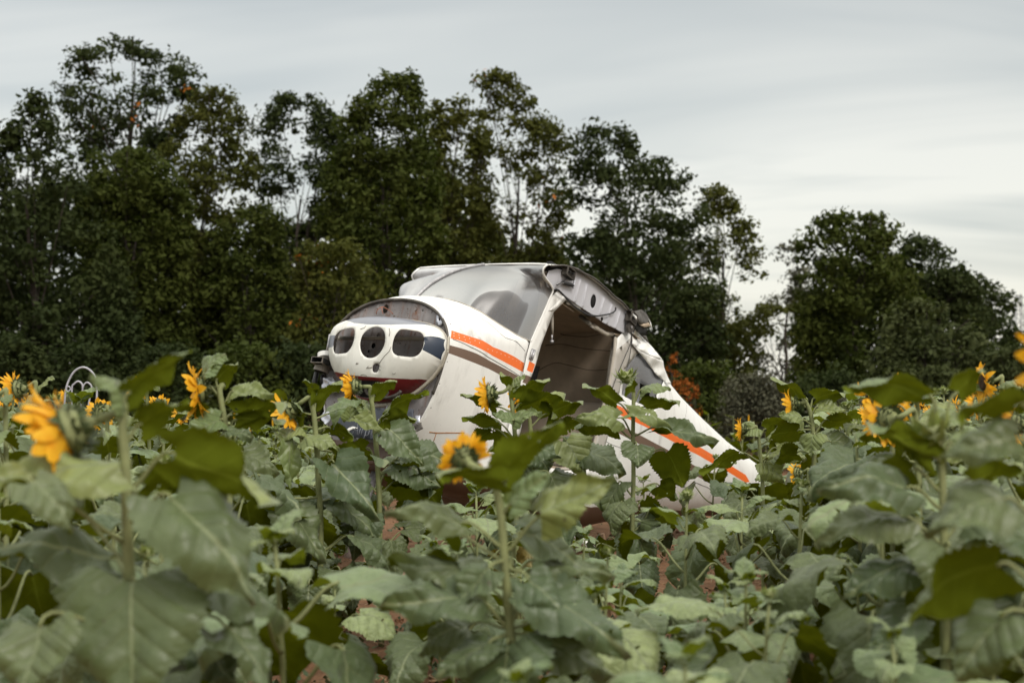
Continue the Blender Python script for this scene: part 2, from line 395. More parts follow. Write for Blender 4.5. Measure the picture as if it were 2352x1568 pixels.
# inner lining
lin = lambda x, y: Rf(x, y, .035)
Lout = [(1.0, 1.95), (3.2, 1.95), (3.2, 0), (1.0, 0)]
dl = [(x + (.02 if x > 1.6 else -.02), y) for x, y in door]
sheet('cabin_liner', Lout, [dl, win], [], lin, [M['beige']], .07, 0, plane, True)
def foldf(x, y):
    p = lin(x, y); b = .012 * math.sin(y * 26 + 2.4 * math.sin(x * 2.1)) * math.exp(-((y - .95) / .35) ** 2) + .01 * math.sin(x * 9 + y * 3)
    return p + np.array([0, b + .0, 0])
sheet('cabin_liner', Lout, [rounded(wfar)], [], foldf, [M['beige']], .05, 0, plane, True, True)
mb = MB(); n = 22
for i in range(n + 1):
    for j in range(n + 1):
        t = (j / n) * 2 - 1; q = lin(2.66, abs(t) * 1.9)
        k = 1 - i / n
        mb.v.append((2.66 + .22 * (1 - k ** 3) + .012 * math.sin(t * 9 + k * 7), -q[1] * k if t > 0 else q[1] * k, .1 + (q[2] - .1) * k)); mb.uv.append((0, 0))
mb.f = [(i * (n + 1) + j, i * (n + 1) + j + 1, (i + 1) * (n + 1) + j + 1, (i + 1) * (n + 1) + j) for i in range(n) for j in range(n)]; mb.m = [0] * len(mb.f)
mb.build('rear_bulkhead', M['beige'], plane)
def rbox(name, c, d, mat, bev=.05, parent=plane, rot=None):
    mb = MB(); mb.box((0, 0, 0), d); o = mb.build(name, mat, parent); o.location = c
    if rot: o.rotation_euler = rot
    b = o.modifiers.new('bev', 'BEVEL'); b.width = bev; b.segments = 4; return o
rbox('cabin_floor', (1.6, 0, -.62), (1.9, 1.08, .04), M['dark'], .005)
sb = rbox('rear_seat_back', (2.55, .02, -.02), (.16, 1.0, .62), M['beige2'], .07, plane, (0, R(14), 0))
rbox('rear_seat', (2.28, .02, -.36), (.5, 1.0, .16), M['beige2'], .06)
rbox('side_trim', (1.62, .545, -.13), (1.3, .03, .5), M['beige2'], .012)
rbox('front_seat', (1.35, .28, -.40), (.45, .42, .14), M['dark'], .05)
rbox('front_seat_back', (1.63, .28, -.14), (.12, .42, .46), M['dark'], .05, plane, (0, R(12), 0))
rbox('instrument_panel', (.62, 0, .06), (.05, .92, .30), M['rubber'], .02)
gs = MB(); gs.box((.50, 0, .22), (.30, .74, .03)); gs.build('glare_shield', M['rubber'], plane)
mb = MB(); hn = 10
for i in range(hn + 1):
    for j in range(hn + 1): mb.v.append((.97 + 1.6 * i / hn, -.57 + 1.14 * j / hn, .93 - .06 * abs(j / hn * 2 - 1) ** 4 + .008 * math.sin(i * 1.7 + j * .6))); mb.uv.append((0, 0))
mb.f = [(i * (hn + 1) + j, i * (hn + 1) + j + 1, (i + 1) * (hn + 1) + j + 1, (i + 1) * (hn + 1) + j) for i in range(hn) for j in range(hn)]; mb.m = [0] * len(mb.f); mb.build('headliner', M['beige'], plane)
for pts_ in ([(1236, 762), (1257, 766), (1279, 763), (1295, 769), (1320, 772), (1348, 773), (1381, 768), (1402, 770)], [(1236, 852), (1250, 843), (1276, 833), (1308, 839), (1348, 849), (1375, 850), (1404, 847)], [(1240, 795), (1290, 790), (1340, 800), (1404, 806)]):
    q_ = []
    for a_ in pts_:
        z_ = PX(*a_, .545)
        if z_[0] > 2.62: z_ = ray(*a_, 0, 2.63)
        q_.append(z_)
    mb = MB(); mb.tube(catmull(q_, 4), .0035, 5); mb.build('liner_fold_shade', plain('liner_fold_shadow', (.14, .11, .085), .9), plane)  # dark tubes painted in for the shading of folds in the lining
# door frame rail, proud of the skin
def offs(px, py, d, surf=None): 
    q = (surf or RS).inv(px, py); return Rf(q[0], q[1]) + np.array([0, -d, 0])
mb = MB(); mb.tube([offs(*p, -.008) for p in door_px[4:12] + door_px[12:20]], .016, 8); mb.build('door_rail', M['rail'], plane)
mb = MB(); mb.tube([offs(x + (6 if x > 1300 else 8), y + 10 if x < 1400 else y, -.05) for x, y in door_px[4:16]], .02, 8); mb.build('door_seal', M['rail'], plane)
# rear post strip (lighter flange with screw holes)
dp = [(1413, 805), (1406, 850), (1399.5, 896.5), (1386, 937), (1374, 990), (1362, 1040), (1352, 1078)]
o2 = RS.poly(dp) ; o3 = RS.poly([(x + 22, y + 4) for x, y in dp])
sheet('door_post_flange', o2 + o3[::-1], [], [], lambda x, y: Rf(x, y) + np.array([0, -.005, 0]), [paint('grimy_white', (.46, .43, .39), .8)], .04, .003, plane)

# --- windshield
Ledge = [(0, PX(1218, 785, -.595)), (.18, PX(1230, 758, -.597)), (.38, PX(1246, 722, -.60)), (.58, PX(1261, 687, -.60)), (.70, PX(1269, 668, -.61)), (.77, PX(1266, 657, -.62)), (.84, PX(1254, 641, -.63)), (.90, PX(1246.5, 627, -.64)), (.95, PX(1248, 615, -.645)), (1.0, PX(1256, 608.5, -.645))]
tl = Ledge[-1][1]
tc_ = np.array([.93, 0, .965])
Tpts = [(0, tl), (.35, np.array([tl[0] + .05, -.46, tl[2] + .028])), (.7, np.array([tl[0] + .10, -.21, tl[2] + .05])), (1.0, tc_)]
Cpts = [(0, np.array([.20, 0, .42])), (.25, np.array([.33, 0, .575])), (.5, np.array([.50, 0, .72])), (.75, np.array([.70, 0, .85])), (1.0, tc_)]
Bpts = [(0, PX(1218, 785, -.595)), (.10, PX(1187, 770, -.57)), (.2, PX(1168.6, 759.5, -.54)), (.3, PX(1147, 746, -.505)), (.4, PX(1123, 730, -.46)), (.5, PX(1107, 719, -.42)), (.65, PX(1080, 706, -.35)), (.8, PX(1053, 695, -.24)), (.9, PX(1013, 687, -.12)), (1.0, np.array([.20, 0, .42]))]
def tabf(tab, t):
    ts = [q[0] for q in tab]; i = min(max(int(np.searchsorted(ts, t, 'right')) - 1, 0), len(ts) - 2); h = ts[i + 1] - ts[i]; x = (t - ts[i]) / h
    P_ = [q[1] for q in tab]
    def tan(k):
        if k <= 0: return (P_[1] - P_[0]) / (ts[1] - ts[0])
        if k >= len(ts) - 1: return (P_[-1] - P_[-2]) / (ts[-1] - ts[-2])
        return (P_[k + 1] - P_[k - 1]) / (ts[k + 1] - ts[k - 1])
    m0 = tan(i) * h; m1 = tan(i + 1) * h
    return P_[i] * (2 * x ** 3 - 3 * x * x + 1) + m0 * (x ** 3 - 2 * x * x + x) + P_[i + 1] * (-2 * x ** 3 + 3 * x * x) + m1 * (x ** 3 - x * x)
def Wf(x, y):
    x = min(max(x, 0), 1); y = min(max(y, 0), 1)
    c00, c10, c01, c11 = Bpts[0][1], Bpts[-1][1], Tpts[0][1], Tpts[-1][1]
    q = (1 - x) * tabf(Ledge, y) + x * tabf(Cpts, y) + (1 - y) * tabf(Bpts, x) + y * tabf(Tpts, x) - ((1 - x) * (1 - y) * c00 + x * (1 - y) * c10 + (1 - x) * y * c01 + x * y * c11)
    b = math.sin(math.pi * y) * math.sin(math.pi * x)
    return q + np.array([-.05 * b, -.045 * b, .035 * b])
def farv(p):
    p = np.array(p, dtype=float); a = -p[1]
    if a > .6: p[1] = -(.6 + (a - .6) * 1.3)
    g = max(0, min(1, (p[2] - .30) / .25)) * max(0, min(1, (.90 - p[2]) / .12)); p[1] -= .135 * min(1, a / .6) ** 2 * g; g2 = math.exp(-((p[2] - .70) / .10) ** 2); p[0] -= .19 * min(1, a / .6) ** 3 * g2
    return p
def grid(name, f, nx, ny, mats, parent, mirror=False, both=False, thick=.003, flip=False):
    vs = []; fs = []
    X = np.linspace(0, 1, nx + 1)
    for i in range(nx + 1):
        for j in range(ny + 1):
            p = f(X[i], j / ny); vs.append((p[0], -p[1] if mirror else p[1], p[2]))
    for i in range(nx):
        for j in range(ny):
            q = (i * (ny + 1) + j, (i + 1) * (ny + 1) + j, (i + 1) * (ny + 1) + j + 1, i * (ny + 1) + j + 1); fs.append(q[::-1] if mirror != flip else q)
    o = mesh(name, vs, fs, mats, parent)
    if thick: s = o.modifiers.new('solid', 'SOLIDIFY'); s.thickness = thick; s.offset = 0
    return o
wg = grid('windshield', Wf, 40, 16, M['glass'], plane, thick=0); grid('windshield', lambda x, y: farv(Wf(x, y)) + np.array([-.02, -.085, 0]) * math.sin(math.pi * min(max(y, 0), 1)) ** .6 * 0, 40, 16, M['glass_l'], plane, True, thick=0)
mb = MB(); mb.tube([Wf(1, y) + np.array([-.006, 0, .006]) for y in np.linspace(0, 1, 14)], .012, 6); mb.build('windshield_centre_strip', M['steel'], plane)
for mir in (1, -1):
    mb = MB(); mb.tube([(Wf(0, y) if mir > 0 else farv(Wf(0, y))) * np.array([1, mir, 1]) + np.array([0, -.004 * mir, 0]) for y in np.linspace(0, 1, 40)], .008, 6)
    mb.build('windshield_frame', M['white'], plane)
    mb = MB(); mb.tube([Wf(x, 0) * np.array([1, mir, 1]) + np.array([-.002, 0, .004]) for x in np.linspace(0, 1, 30)], .006, 6); mb.build('windshield_seal', M['rail'], plane)
mb = MB(); mb.tube([tabf(Tpts, x) + np.array([0, 0, .004]) for x in np.linspace(0, 1, 10)] + [farv(tabf(Tpts, x)) * np.array([1, -1, 1]) + np.array([0, 0, .004]) for x in np.linspace(1, 0, 10)], .009, 6); mb.build('roof_leading_edge', M['white'], plane)
# pillars and sun visors behind the glass
mb = MB(); mb.box((0, 0, 0), (.012, .07, .36)); o = mb.build('sun_visor', M['beige2'], plane); o.location = (.96, -.36, .66); o.rotation_euler = (R(8), R(-20), R(50))
mb = MB(); mb.tube([(1.02, -.53, .93), (1.10, -.55, .72), (1.06, -.55, .5), (1.0, -.555, .33)], [.04, .03, .03, .03], 8); mb.build('cabin_pillar', M['beige2'], plane)

# --- wing root rib, roof skin, cut edges
roof_px = [(1256, 608.5), (1275, 608.5), (1295, 611), (1327, 617), (1350, 631), (1372, 646), (1401, 668), (1414, 684), (1434, 699), (1449, 715)]
roof_l = [PX(x, y, -.645) for x, y in roof_px]
rib_top = [PX(x + 3, y + 9, -.60) for x, y in roof_px[1:]]
ribo = [(p[0], p[2]) for p in rib_top] + [(p[0], p[2]) for p in [PX(x, y + 2, -.6) for x, y in [(1440, 770)] + rib_bot[::-1]]] + [(1.02, .80), (.98, .86), (1.0, .93)]
c3 = lambda x, y: ((2000 + x / 3.136) / 1.7415, (1000 + y / 3.136) / 1.7415)
beads = [(PX(*c3(*a), -.6), PX(*c3(*b), -.6)) for a, b in [((1000, 375), (935, 635)), ((1080, 440), (1030, 700)), ((1295, 610), (1245, 800)), ((1390, 690), (1335, 910)), ((1495, 780), (1440, 975))]]
def Rib(x, y):
    h = 0; p = np.array([x, y])
    for a, b in beads:
        a2 = a[[0, 2]]; b2 = b[[0, 2]]; t = min(max(np.dot(p - a2, b2 - a2) / np.dot(b2 - a2, b2 - a2), 0), 1); d = np.linalg.norm(p - a2 - (b2 - a2) * t)
        h = max(h, .014 * math.exp(-(d / .011) ** 4))
    return np.array([x, -.603 - h, y])
def ell(cx, cy, rx, ry, n=20): return [(cx + rx * math.cos(2 * math.pi * k / n), cy + ry * math.sin(2 * math.pi * k / n)) for k in range(n)]
hc = PX(1362, 692, -.6); h2 = PX(*c3(1275, 868), -.6); h3 = PX(*c3(1448, 738), -.6)
holes_rib = [ell(hc[0], hc[2], .040, .058), ell(h2[0], h2[2], .018, .02, 12), ell(h3[0], h3[2], .014, .015, 12)]
m_rib = paint('rib_primer', (.50, .50, .54), .6)
rib = sheet('wing_root_rib', ribo, holes_rib, [], Rib, [m_rib], .011, .003, plane)
mb = MB(); mb.box((1.6, -.57, .93), (1.15, .045, .18)); mb.build('wing_cavity_shade', M['dark'], plane)  # added near-black box: shade inside the wing root, put into colour
# far side rib + roof skin as one bent sheet
def Roof(x, y):
    k = x * (len(roof_l) - 1); i = min(int(k), len(roof_l) - 2); p = roof_l[i] * (1 - (k - i)) + roof_l[i + 1] * (k - i)
    v = -.645 + 1.305 * y; wav = .006 * math.sin(x * 21 + 3) * (1 if abs(v) > .6 else 0)
    return np.array([p[0] + .03 * (1 - (v / .70) ** 2), v, p[2] + .03 * (1 - (v / .70) ** 2) + wav])
grid('roof_skin', Roof, 36, 24, [M['white']], plane, thick=.006, flip=True)
mb = MB(); mb.tube([Roof(x, 0) + np.array([0, 0, -.004]) for x in np.linspace(.05, 1, 30)], .008, 6); mb.build('roof_cut_edge', M['darkmetal'], plane)
sheet('wing_root_rib', ribo, [], [], Rib, [m_rib], .06, .003, plane, False, True)
# leading edge nose cavity skin
le = [tabf(Ledge, x) for x in np.linspace(.71, 1, 16)]
def LEf(x, y):
    k = x * (len(le) - 1); i = min(int(k), len(le) - 2); p = le[i] * (1 - (k - i)) + le[i + 1] * (k - i)
    q = np.array([p[0] + .05, -.60, p[2] - .01]); return p + (q - p) * y
grid('leading_edge_lip', LEf, 18, 4, [M['rail']], plane, thick=.003); None
for a_, b_ in beads:
    mb = MB(); mb.tube([a_ + (b_ - a_) * t + np.array([0, -.002 if 0 < t < 1 else .004, 0]) for t in (0, .06, .3, .6, .94, 1)], [.008, .014, .015, .015, .014, .008], 10); mb.build('rib_bead', m_rib, plane)
cap = RS.poly([(1265, 661), (1284, 664), (1302, 684), (1289, 687), (1277, 694), (1270, 714), (1258, 714), (1261, 690)])
sheet('door_post_top', cap, [], [], lambda x, y: Rf(x, y) + np.array([0, -.006, 0]), [M['white']], .03, .003, plane)
# brackets, pulley, cables
def bracket(name, px, py, v, d, mat, rot=0):
    c = PX(px, py, v); mb = MB(); w_, h_, t_ = d
    mb.box((0, 0, 0), (w_, .008, h_)); mb.box((0, -t_ / 2, h_ / 2), (w_, t_, .006)); mb.box((0, -t_ / 2, -h_ / 2), (w_, t_, .006)); mb.box((w_ / 2, -t_ / 2, 0), (.006, t_, h_)); mb.box((-w_ / 2 + .01, -t_, 0), (.02, .006, h_))
    for dx in (-.2, .2): mb.tube([(dx * w_, -t_ - .012, dx * .2 * h_), (dx * w_, -t_ + .01, dx * .2 * h_)], .008, 8, 1)
    o = mb.build(name, [mat, M['dark']], plane, False); o.location = c; o.rotation_euler = (0, rot, 0); return o
bracket('wing_spar_bracket', *c3(835, 285), -.61, (.13, .075, .045), M['darkmetal'], R(4))
bracket('wing_spar_bracket', *c3(1620, 850), -.62, (.11, .09, .05), M['darkmetal'], R(8))
pc = PX(*c3(1632, 965), -.64); mb = MB(); mb.tube([pc + np.array([0, -.012, 0]), pc + np.array([0, .012, 0])], .05, 20); mb.tube([pc + np.array([0, -.02, 0]), pc + np.array([0, .02, 0])], .012, 10, 1); mb.build('cable_pulley', [M['darkmetal'], M['steel']], plane, False)
def cable(name, pts, r, v=-.63, mat=None):
    mb = MB(); mb.tube(catmull([PX(*c3(*p), v) for p in pts], 5), r, 6); return mb.build(name, mat or M['rubber'], plane)
cable('black_cable', [(712, 440), (760, 410), (810, 380), (862, 338)], .006)
cable('pale_wire', [(712, 430), (740, 410), (775, 412), (800, 418)], .005, mat=M['steel'])
cable('rubber_sleeve', [(798, 412), (850, 425), (915, 445)], .015)
cable('black_cable', [(700, 490), (750, 515), (870, 640), (950, 715), (1090, 800), (1160, 818), (1225, 826), (1300, 815), (1390, 795), (1440, 765), (1456, 735)], .0065)
cable('black_cable', [(735, 505), (860, 640), (945, 722), (1080, 806), (1150, 826), (1210, 830)], .005)
cable('torn_tab', [(915, 475), (925, 440), (937, 385)], .011, mat=M['tape'])
c6 = lambda x, y: ((2400 + x / 3.92) / 1.7415, (1100 + y / 3.92) / 1.7415)
def cable6(name, pts, r, v=-.63, mat=None):
    mb = MB(); mb.tube(catmull([PX(*c6(*p), v) for p in pts], 5), r, 6); return mb.build(name, mat or M['rubber'], plane)
cable6('control_wire', [(488, 890), (478, 1060), (400, 1260), (290, 1520), (200, 1760)], .0035, -.625)
cable6('control_wire', [(498, 890), (492, 1060), (470, 1240), (430, 1440)], .0035, -.625)
# panel seams on the skins
def seamline(name, px, r=.0035, surf=None, f=None, mat=None, d=.003):
    surf = surf or RS; f = f or Rf; mb = MB(); pts = dens([tuple(surf.inv(*p)) for p in px], .06, False) + [tuple(surf.inv(*px[-1]))]
    mb.tube([f(*q) + np.array([0, -d, 0]) for q in pts], r, 5); return mb.build(name, mat or M['darkmetal'], plane)
seamline('panel_seam', [(1039, 779), (1080, 797), (1120, 820), (1180, 855), (1205, 872)], .0035, FS, Ff)
seamline('panel_seam', [(1046, 700), (1080, 716), (1120, 741), (1160, 776), (1205, 806)], .003, FS, Ff)
seamline('panel_seam', [(1216, 785), (1208, 815), (1199, 862), (1180, 930)], .0035)
seamline('panel_seam', [c6(500, 1110), c6(640, 1260), c6(760, 1400), c6(880, 1560), (1534, 880), (1545, 885)], .003)
c4 = lambda x, y: ((2200 + x / 2.24) / 1.7415, (1400 + y / 2.24) / 1.7415)
seamline('panel_seam', [c4(1215, 480), c4(1205, 620), c4(1185, 750)], .0025)
seamline('panel_seam', [c4(1580, 850), c4(1560, 950), c4(1545, 1050)], .0025)
seamline('panel_seam', [c4(490, 810), c4(560, 850), c4(700, 900)], .003)
seamline('panel_seam', [c4(1290, 1180), c4(1400, 1225), c4(1560, 1300), c4(1700, 1370)], .004)
seamline('panel_seam', [c4(985, 1370), c4(1020, 1300), c4(1070, 1200)], .0025)
mb = MB(); mb.tube([FSp for FSp in [Ff(*FS.inv(*p)) + np.array([0, -.004, 0]) for p in [(985, 992), (1005, 994), (1030, 993.5), (1065, 994)]]], .004, 5); mb.tube([Ff(*FS.inv(*p)) + np.array([0, -.004, 0]) for p in [(1001, 994), (996, 1010), (988, 1022)]], .0035, 5); mb.build('rust_streak', plain('rust_stain', (.32, .12, .02), .8), plane)
# rivets
def rivets(name, rows, surf, f, mat, r=.0045, gap=.035, skip=0):
    mb = MB()
    for row in rows:
        q = [np.array(surf.inv(*p)) for p in row]
        for a, b in zip(q[:-1], q[1:]):
            A = f(*a); B = f(*b); k = max(1, int(np.linalg.norm(B - A) / gap))
            for i in range(k):
                p = f(*(a + (b - a) * i / k)) + np.array([0, -.002, 0])
                mb.add([p + np.array([r * math.cos(t), -.0, r * math.sin(t)]) for t in np.linspace(0, 2 * math.pi, 7)[:-1]] + [p + np.array([0, -.004, 0])], [(i0, (i0 + 1) % 6, 6) for i0 in range(6)])
    o = mb.build(name, mat, plane); o['kind'] = 'stuff'; return o
rivets('rivets', [[(1100, 1010), (1040, 1012), (1000, 1008)], [(1016, 850), (972, 965), (978, 1012)], [(1090, 880), (1110, 960), (1105, 1030)], [(1042, 766), (1110, 793)], [(1042, 772), (1090, 792)], [(1120, 802), (1220, 842)], [(1030, 1040), (1140, 1052)], [(1170, 860), (1150, 940), (1135, 1020)]], FS, Ff, M['white'], .0065, .05)
rivets('rivets', [[c4(490, 790), c4(700, 880), c4(900, 990)], [c4(800, 610), c4(1050, 730)], [c4(560, 490), c4(730, 560)], [c4(1300, 880), c4(1540, 1010)], [c4(800, 1330), c4(1000, 1370)], [c4(1280, 1165), c4(1540, 1280)], [(1228, 800), (1262, 716)], [(1284, 675), (1310, 698), (1360, 732), (1400, 756)]], RS, Rf, M['white'], .0065, .045)
rivets('screw_holes', [[(1031, 745), (1022, 830), (1005, 880), (985, 935), (976, 975)], [(1000, 705), (1031, 745)]], FS, lambda x, y: Ff(min(x + .02, 1), y), M['dark'], .007, .10)
rivets('rivets', [[(1060, 712), (1110, 737), (1150, 768), (1200, 800)], [(1130, 870), (1118, 950), (1108, 1030)], [(1060, 850), (1052, 930), (1048, 1005)]], FS, Ff, M['white'], .0065, .05)
# dents / torn fairing behind the cut wing
def strip3(name, pts, mat, thick=.004, sub=0):
    P_ = np.array([(q[0], q[1]) for q in pts], float); V_ = np.array([q[2] for q in pts])
    def f(x, y):
        d = ((P_ - (x, y)) ** 2).sum(1) + .5; w = d ** -1.5; return PX(x, y, float((w * V_).sum() / w.sum()))
    return sheet(name, [tuple(q) for q in P_], [], [], f, [mat], 6, thick, plane)
strip3('torn_fairing', [(*c6(500, 1080), -.61), (*c6(545, 850), -.52), (*c6(620, 930), -.46), (*c6(690, 1000), -.42), (*c6(800, 1110), -.42), (*c6(985, 1335), -.46), (*c6(860, 1290), -.56), (*c6(640, 1190), -.60)], M['white'])
strip3('torn_fairing', [(*c6(500, 1085), -.60), (*c6(640, 1195), -.595), (*c6(860, 1295), -.56), (*c6(985, 1340), -.47), (*c6(1000, 1450), -.46), (*c6(1060, 1600), -.44), (1541, 881, -.42), (1534, 882, -.45), (*c6(880, 1560), -.52), (*c6(700, 1320), -.56)], M['white'])
strip3('torn_metal', [(*c6(490, 575), -.66), (*c6(580, 655), -.70), (*c6(575, 700), -.70), (*c6(520, 660), -.66)], M['white'])
strip3('torn_metal', [(*c6(520, 570), -.60), (*c6(645, 540), -.50), (*c6(720, 600), -.46), (*c6(760, 670), -.46), (*c6(755, 740), -.50), (*c6(610, 780), -.58), (*c6(575, 690), -.62)], M['darkmetal'])
strip3('torn_metal', [(*c6(610, 775), -.58), (*c6(755, 745), -.50), (*c6(795, 800), -.48), (*c6(690, 818), -.54)], M['beige'])
strip3('torn_metal', [(*c6(755, 668), -.46), (*c6(790, 740), -.44), (*c6(828, 850), -.43), (*c6(800, 800), -.46)], M['white'])
strip3('torn_metal', [(*c6(525, 740), -.58), (*c6(610, 780), -.56), (*c6(700, 840), -.52), (*c6(755, 930), -.48), (*c6(640, 920), -.52), (*c6(540, 850), -.56)], M['dark'])
strip3('torn_metal', [(*c6(640, 940), -.48), (*c6(720, 950), -.44), (*c6(770, 1080), -.42), (*c6(700, 1010), -.46)], M['darkmetal'])
strip3('torn_fairing', [(*c6(540, 1130), -.62), (*c6(590, 1110), -.61), (*c6(635, 1010), -.58), (*c6(600, 1080), -.6)], M['steel'])
# gas strut in the doorway, hinge, latch
mb = MB(); mb.tube([PX(*c3(655, 790), -.5), PX(*c3(655, 1060), -.5)], .012, 8); mb.tube([PX(*c3(652, 1060), -.5), PX(*c3(650, 1130), -.5)], .008, 8, 1); mb.tube([PX(*c3(650, 1130), -.5), PX(*c3(650, 1165), -.5)], .016, 8, 1); mb.build('door_strut', [M['rail'], M['steel']], plane)
hp = PX(*c3(400, 1305), -.612); mb = MB(); mb.box((0, 0, 0), (.03, .01, .085)); mb.tube([(.012, -.006, -.045), (.012, -.006, .045)], .009, 8); o = mb.build('door_hinge', M['steel'], plane); o.location = hp; o.rotation_euler = (0, R(8), 0)
lp = PX(1393, 918, -.612); mb = MB(); mb.box((0, 0, 0), (.018, .02, .05)); mb.tube([(0, -.01, -.03), (0, -.02, -.03)], .012, 8); o = mb.build('door_latch', M['darkmetal'], plane); o.location = lp

# --- firewall and nose
fw_out = [tuple(ring(t)[1:]) for t in np.linspace(0, 1, 40)]; fw_out = fw_out + [(-v, w) for v, w in fw_out[::-1][1:-1]]
RI = lambda px, py, u=0.: ray(px, py, 0, u)[1:]
cb = lambda x, y: ((1200 + x / 3.135) / 1.7415, (1150 + y / 3.135) / 1.7415)
def FW(x, y):
    rib = 0
    if y > -.5:
        k = (x * 8.2) % 1; rib = .008 * math.exp(-((k - .5) / .09) ** 2)
    rim = 0
    return np.array([.012 - rib, x, y])
fh = []
for (x, y), rx, ry in [((1060, 262), .026, .036), ((1592, 232), .010, .01), ((1838, 562), .015, .015), ((565, 430), .008, .01), ((1527, 282), .006, .006), ((908, 722), .020, .022), ((850, 795), .008, .012), ((835, 860), .008, .008), ((1240, 692), .006, .006), ((1312, 710), .006, .006), ((960, 600), .008, .008)]:
    q = RI(*cb(x, y)); fh.append(ell(q[0], q[1], rx, ry, 12))
hole_blk = [tuple(RI(*p)) for p in [(878, 1022), (905, 1018), (918, 1027), (912, 1040), (915, 1052), (905, 1068), (893, 1060), (897, 1045), (886, 1036)]]
low_z = [(-1, -.76), (1, -.76), (1, -1.2), (-1, -1.2)]
sheet('firewall', fw_out, fh + [hole_blk], [(low_z, 1)], FW, [M['rust'], M['belly']], .022, .003, plane, True)
mb = MB(); mb.tube([ring(t) * np.array([1, s_, 1]) + np.array([-.004, 0, 0]) for s_, tr_ in ((1, np.linspace(.62, 0, 40)), (-1, np.linspace(0, .62, 40))) for t in tr_], .012, 6); mb.build('firewall_rim', M['darkmetal'], plane)
mb = MB(); a = RI(*cb(470, 645)); b = RI(*cb(1600, 650)); mb.box(((a[0] * 0) - .02, (a[0] + b[0]) / 2, (a[1] + b[1]) / 2), (.03, abs(a[0] - b[0]) + .1, .022)); mb.build('firewall_beam', M['rail'], plane)
mb = MB(); mb.box((.05, 0, -.24), (.02, .84, .84)); mb.build('firewall_hole_shade', M['dark'], plane)  # near-black plate: the shade behind the firewall holes, put into colour
a = RI(*cb(490, 690)); b = RI(*cb(465, 835)); mb = MB(); mb.tube([(-.03, a[0], a[1]), (-.05, b[0], b[1] - .05)], .010, 6); mb.build('engine_mount_tube', M['white'], plane)
q = RI(*cb(1755, 400)); mb = MB()
for k in range(24):
    pass
def pad(name, cx, cy, rx, ry, u, rot, mat, hole=.3):
    pts = [(cx + rx * math.cos(t) * math.cos(rot) - ry * math.sin(t) * math.sin(rot), cy + rx * math.cos(t) * math.sin(rot) + ry * math.sin(t) * math.cos(rot)) for t in np.linspace(0, 2 * math.pi, 25)[:-1]]
    hl = [(cx + (x - cx) * hole, cy + (y - cy) * hole * .8) for x, y in pts]
    return sheet(name, pts, [hl], [], lambda x, y: np.array([u, x, y]), [mat], .02, .008, plane, True)
pad('cable_grommet', q[0], q[1], .032, .052, -.008, R(-22), M['tape'])
mb = MB()
q0 = RI(*cb(1060, 250)); 
for e in ((990, 350), (1075, 350), (1200, 352)):
    q1 = RI(*cb(*e)); mb.tube(bez(Vector((-.0, q0[0], q0[1])), Vector((-.05, q0[0], q0[1])), Vector((-.05, q1[0], q1[1] + .02)), Vector((-.03, q1[0], q1[1])), 8), .003, 5)
mb.build('loose_wires', plain('copper_wire', (.3, .10, .05), .5), plane)
# nose bowl
bo_px = [(806, 741), (781, 754), (770, 777), (766, 805), (768, 836), (775, 858), (790, 886), (820, 913), (859.4, 928), (899.7, 925), (930.9, 911), (960, 893), (991, 865.5), (1013, 836), (1025, 803), (1027, 779.4), (1018.8, 761), (1000, 748), (963.8, 738), (918, 731), (881.4, 730), (844.7, 732)]
bo = rounded([tuple(RI(x, y, -.06)) for x, y in bo_px], 2)
bc = np.array(bo).mean(0); bang = np.array([math.atan2(y - bc[1], x - bc[0]) for x, y in bo]); brad = np.array([math.hypot(x - bc[0], y - bc[1]) for x, y in bo]); od = np.argsort(bang); bang, brad = bang[od], brad[od]
def Bf(x, y):
    th = math.atan2(y - bc[1], x - bc[0]); rr = np.interp(th, bang, brad, period=2 * math.pi); rho = min(math.hypot(x - bc[0], y - bc[1]) / rr, 1)
    return np.array([-.045 - .29 * (1 - rho ** 3.2) ** .62, x, y])
BS = Surf(Bf, min(p[0] for p in bo), max(p[0] for p in bo), min(p[1] for p in bo), max(p[1] for p in bo), 50)
def bpoly(pts, r=1): return rounded([tuple(BS.inv(*cb(*p))) for p in pts], r)
w_l = bpoly([(415, 800), (412, 700), (440, 600), (500, 535), (620, 505), (675, 505), (690, 560), (680, 650), (650, 740), (600, 810), (560, 825), (450, 835)])
w_c = bpoly([(900, 495), (960, 487), (1020, 500), (1065, 560), (1072, 650), (1050, 750), (990, 840), (920, 882), (850, 885), (790, 850), (755, 780), (748, 700), (770, 610), (820, 545)])
w_r = bpoly([(1210, 570), (1250, 525), (1300, 520), (1440, 540), (1500, 550), (1550, 590), (1562, 650), (1550, 740), (1510, 820), (1460, 860), (1400, 875), (1280, 862), (1200, 850), (1155, 800), (1155, 720), (1180, 620)])
w_s = bpoly([(905, 990), (930, 955), (970, 948), (998, 965), (996, 1010), (970, 1060), (930, 1068), (908, 1050)])
w_b = bpoly([(650, 1180), (760, 1165), (900, 1170), (1010, 1175), (1050, 1240), (1110, 1280), (1125, 1330), (1080, 1380), (960, 1405), (800, 1400), (690, 1340), (640, 1260)])
z_top = [tuple(BS.inv(*cb(*p))) for p in [(600, 435), (680, 445), (850, 462), (1000, 466), (1150, 467), (1400, 463), (1600, 468), (1700, 480)]]
z_top = z_top + [(z_top[-1][0] - .1, z_top[-1][1] - .02), (z_top[-1][0] - .1, .6), (z_top[0][0] + .05, .6)]
z_nv = [tuple(BS.inv(*cb(*p))) for p in [(1555, 615), (1640, 608), (1750, 625), (1825, 655), (1820, 780), (1770, 908), (1660, 845), (1535, 780), (1562, 700)]]
z_nv2 = [tuple(BS.inv(*cb(*p))) for p in [(380, 600), (450, 600), (420, 680), (410, 745), (370, 790)]]
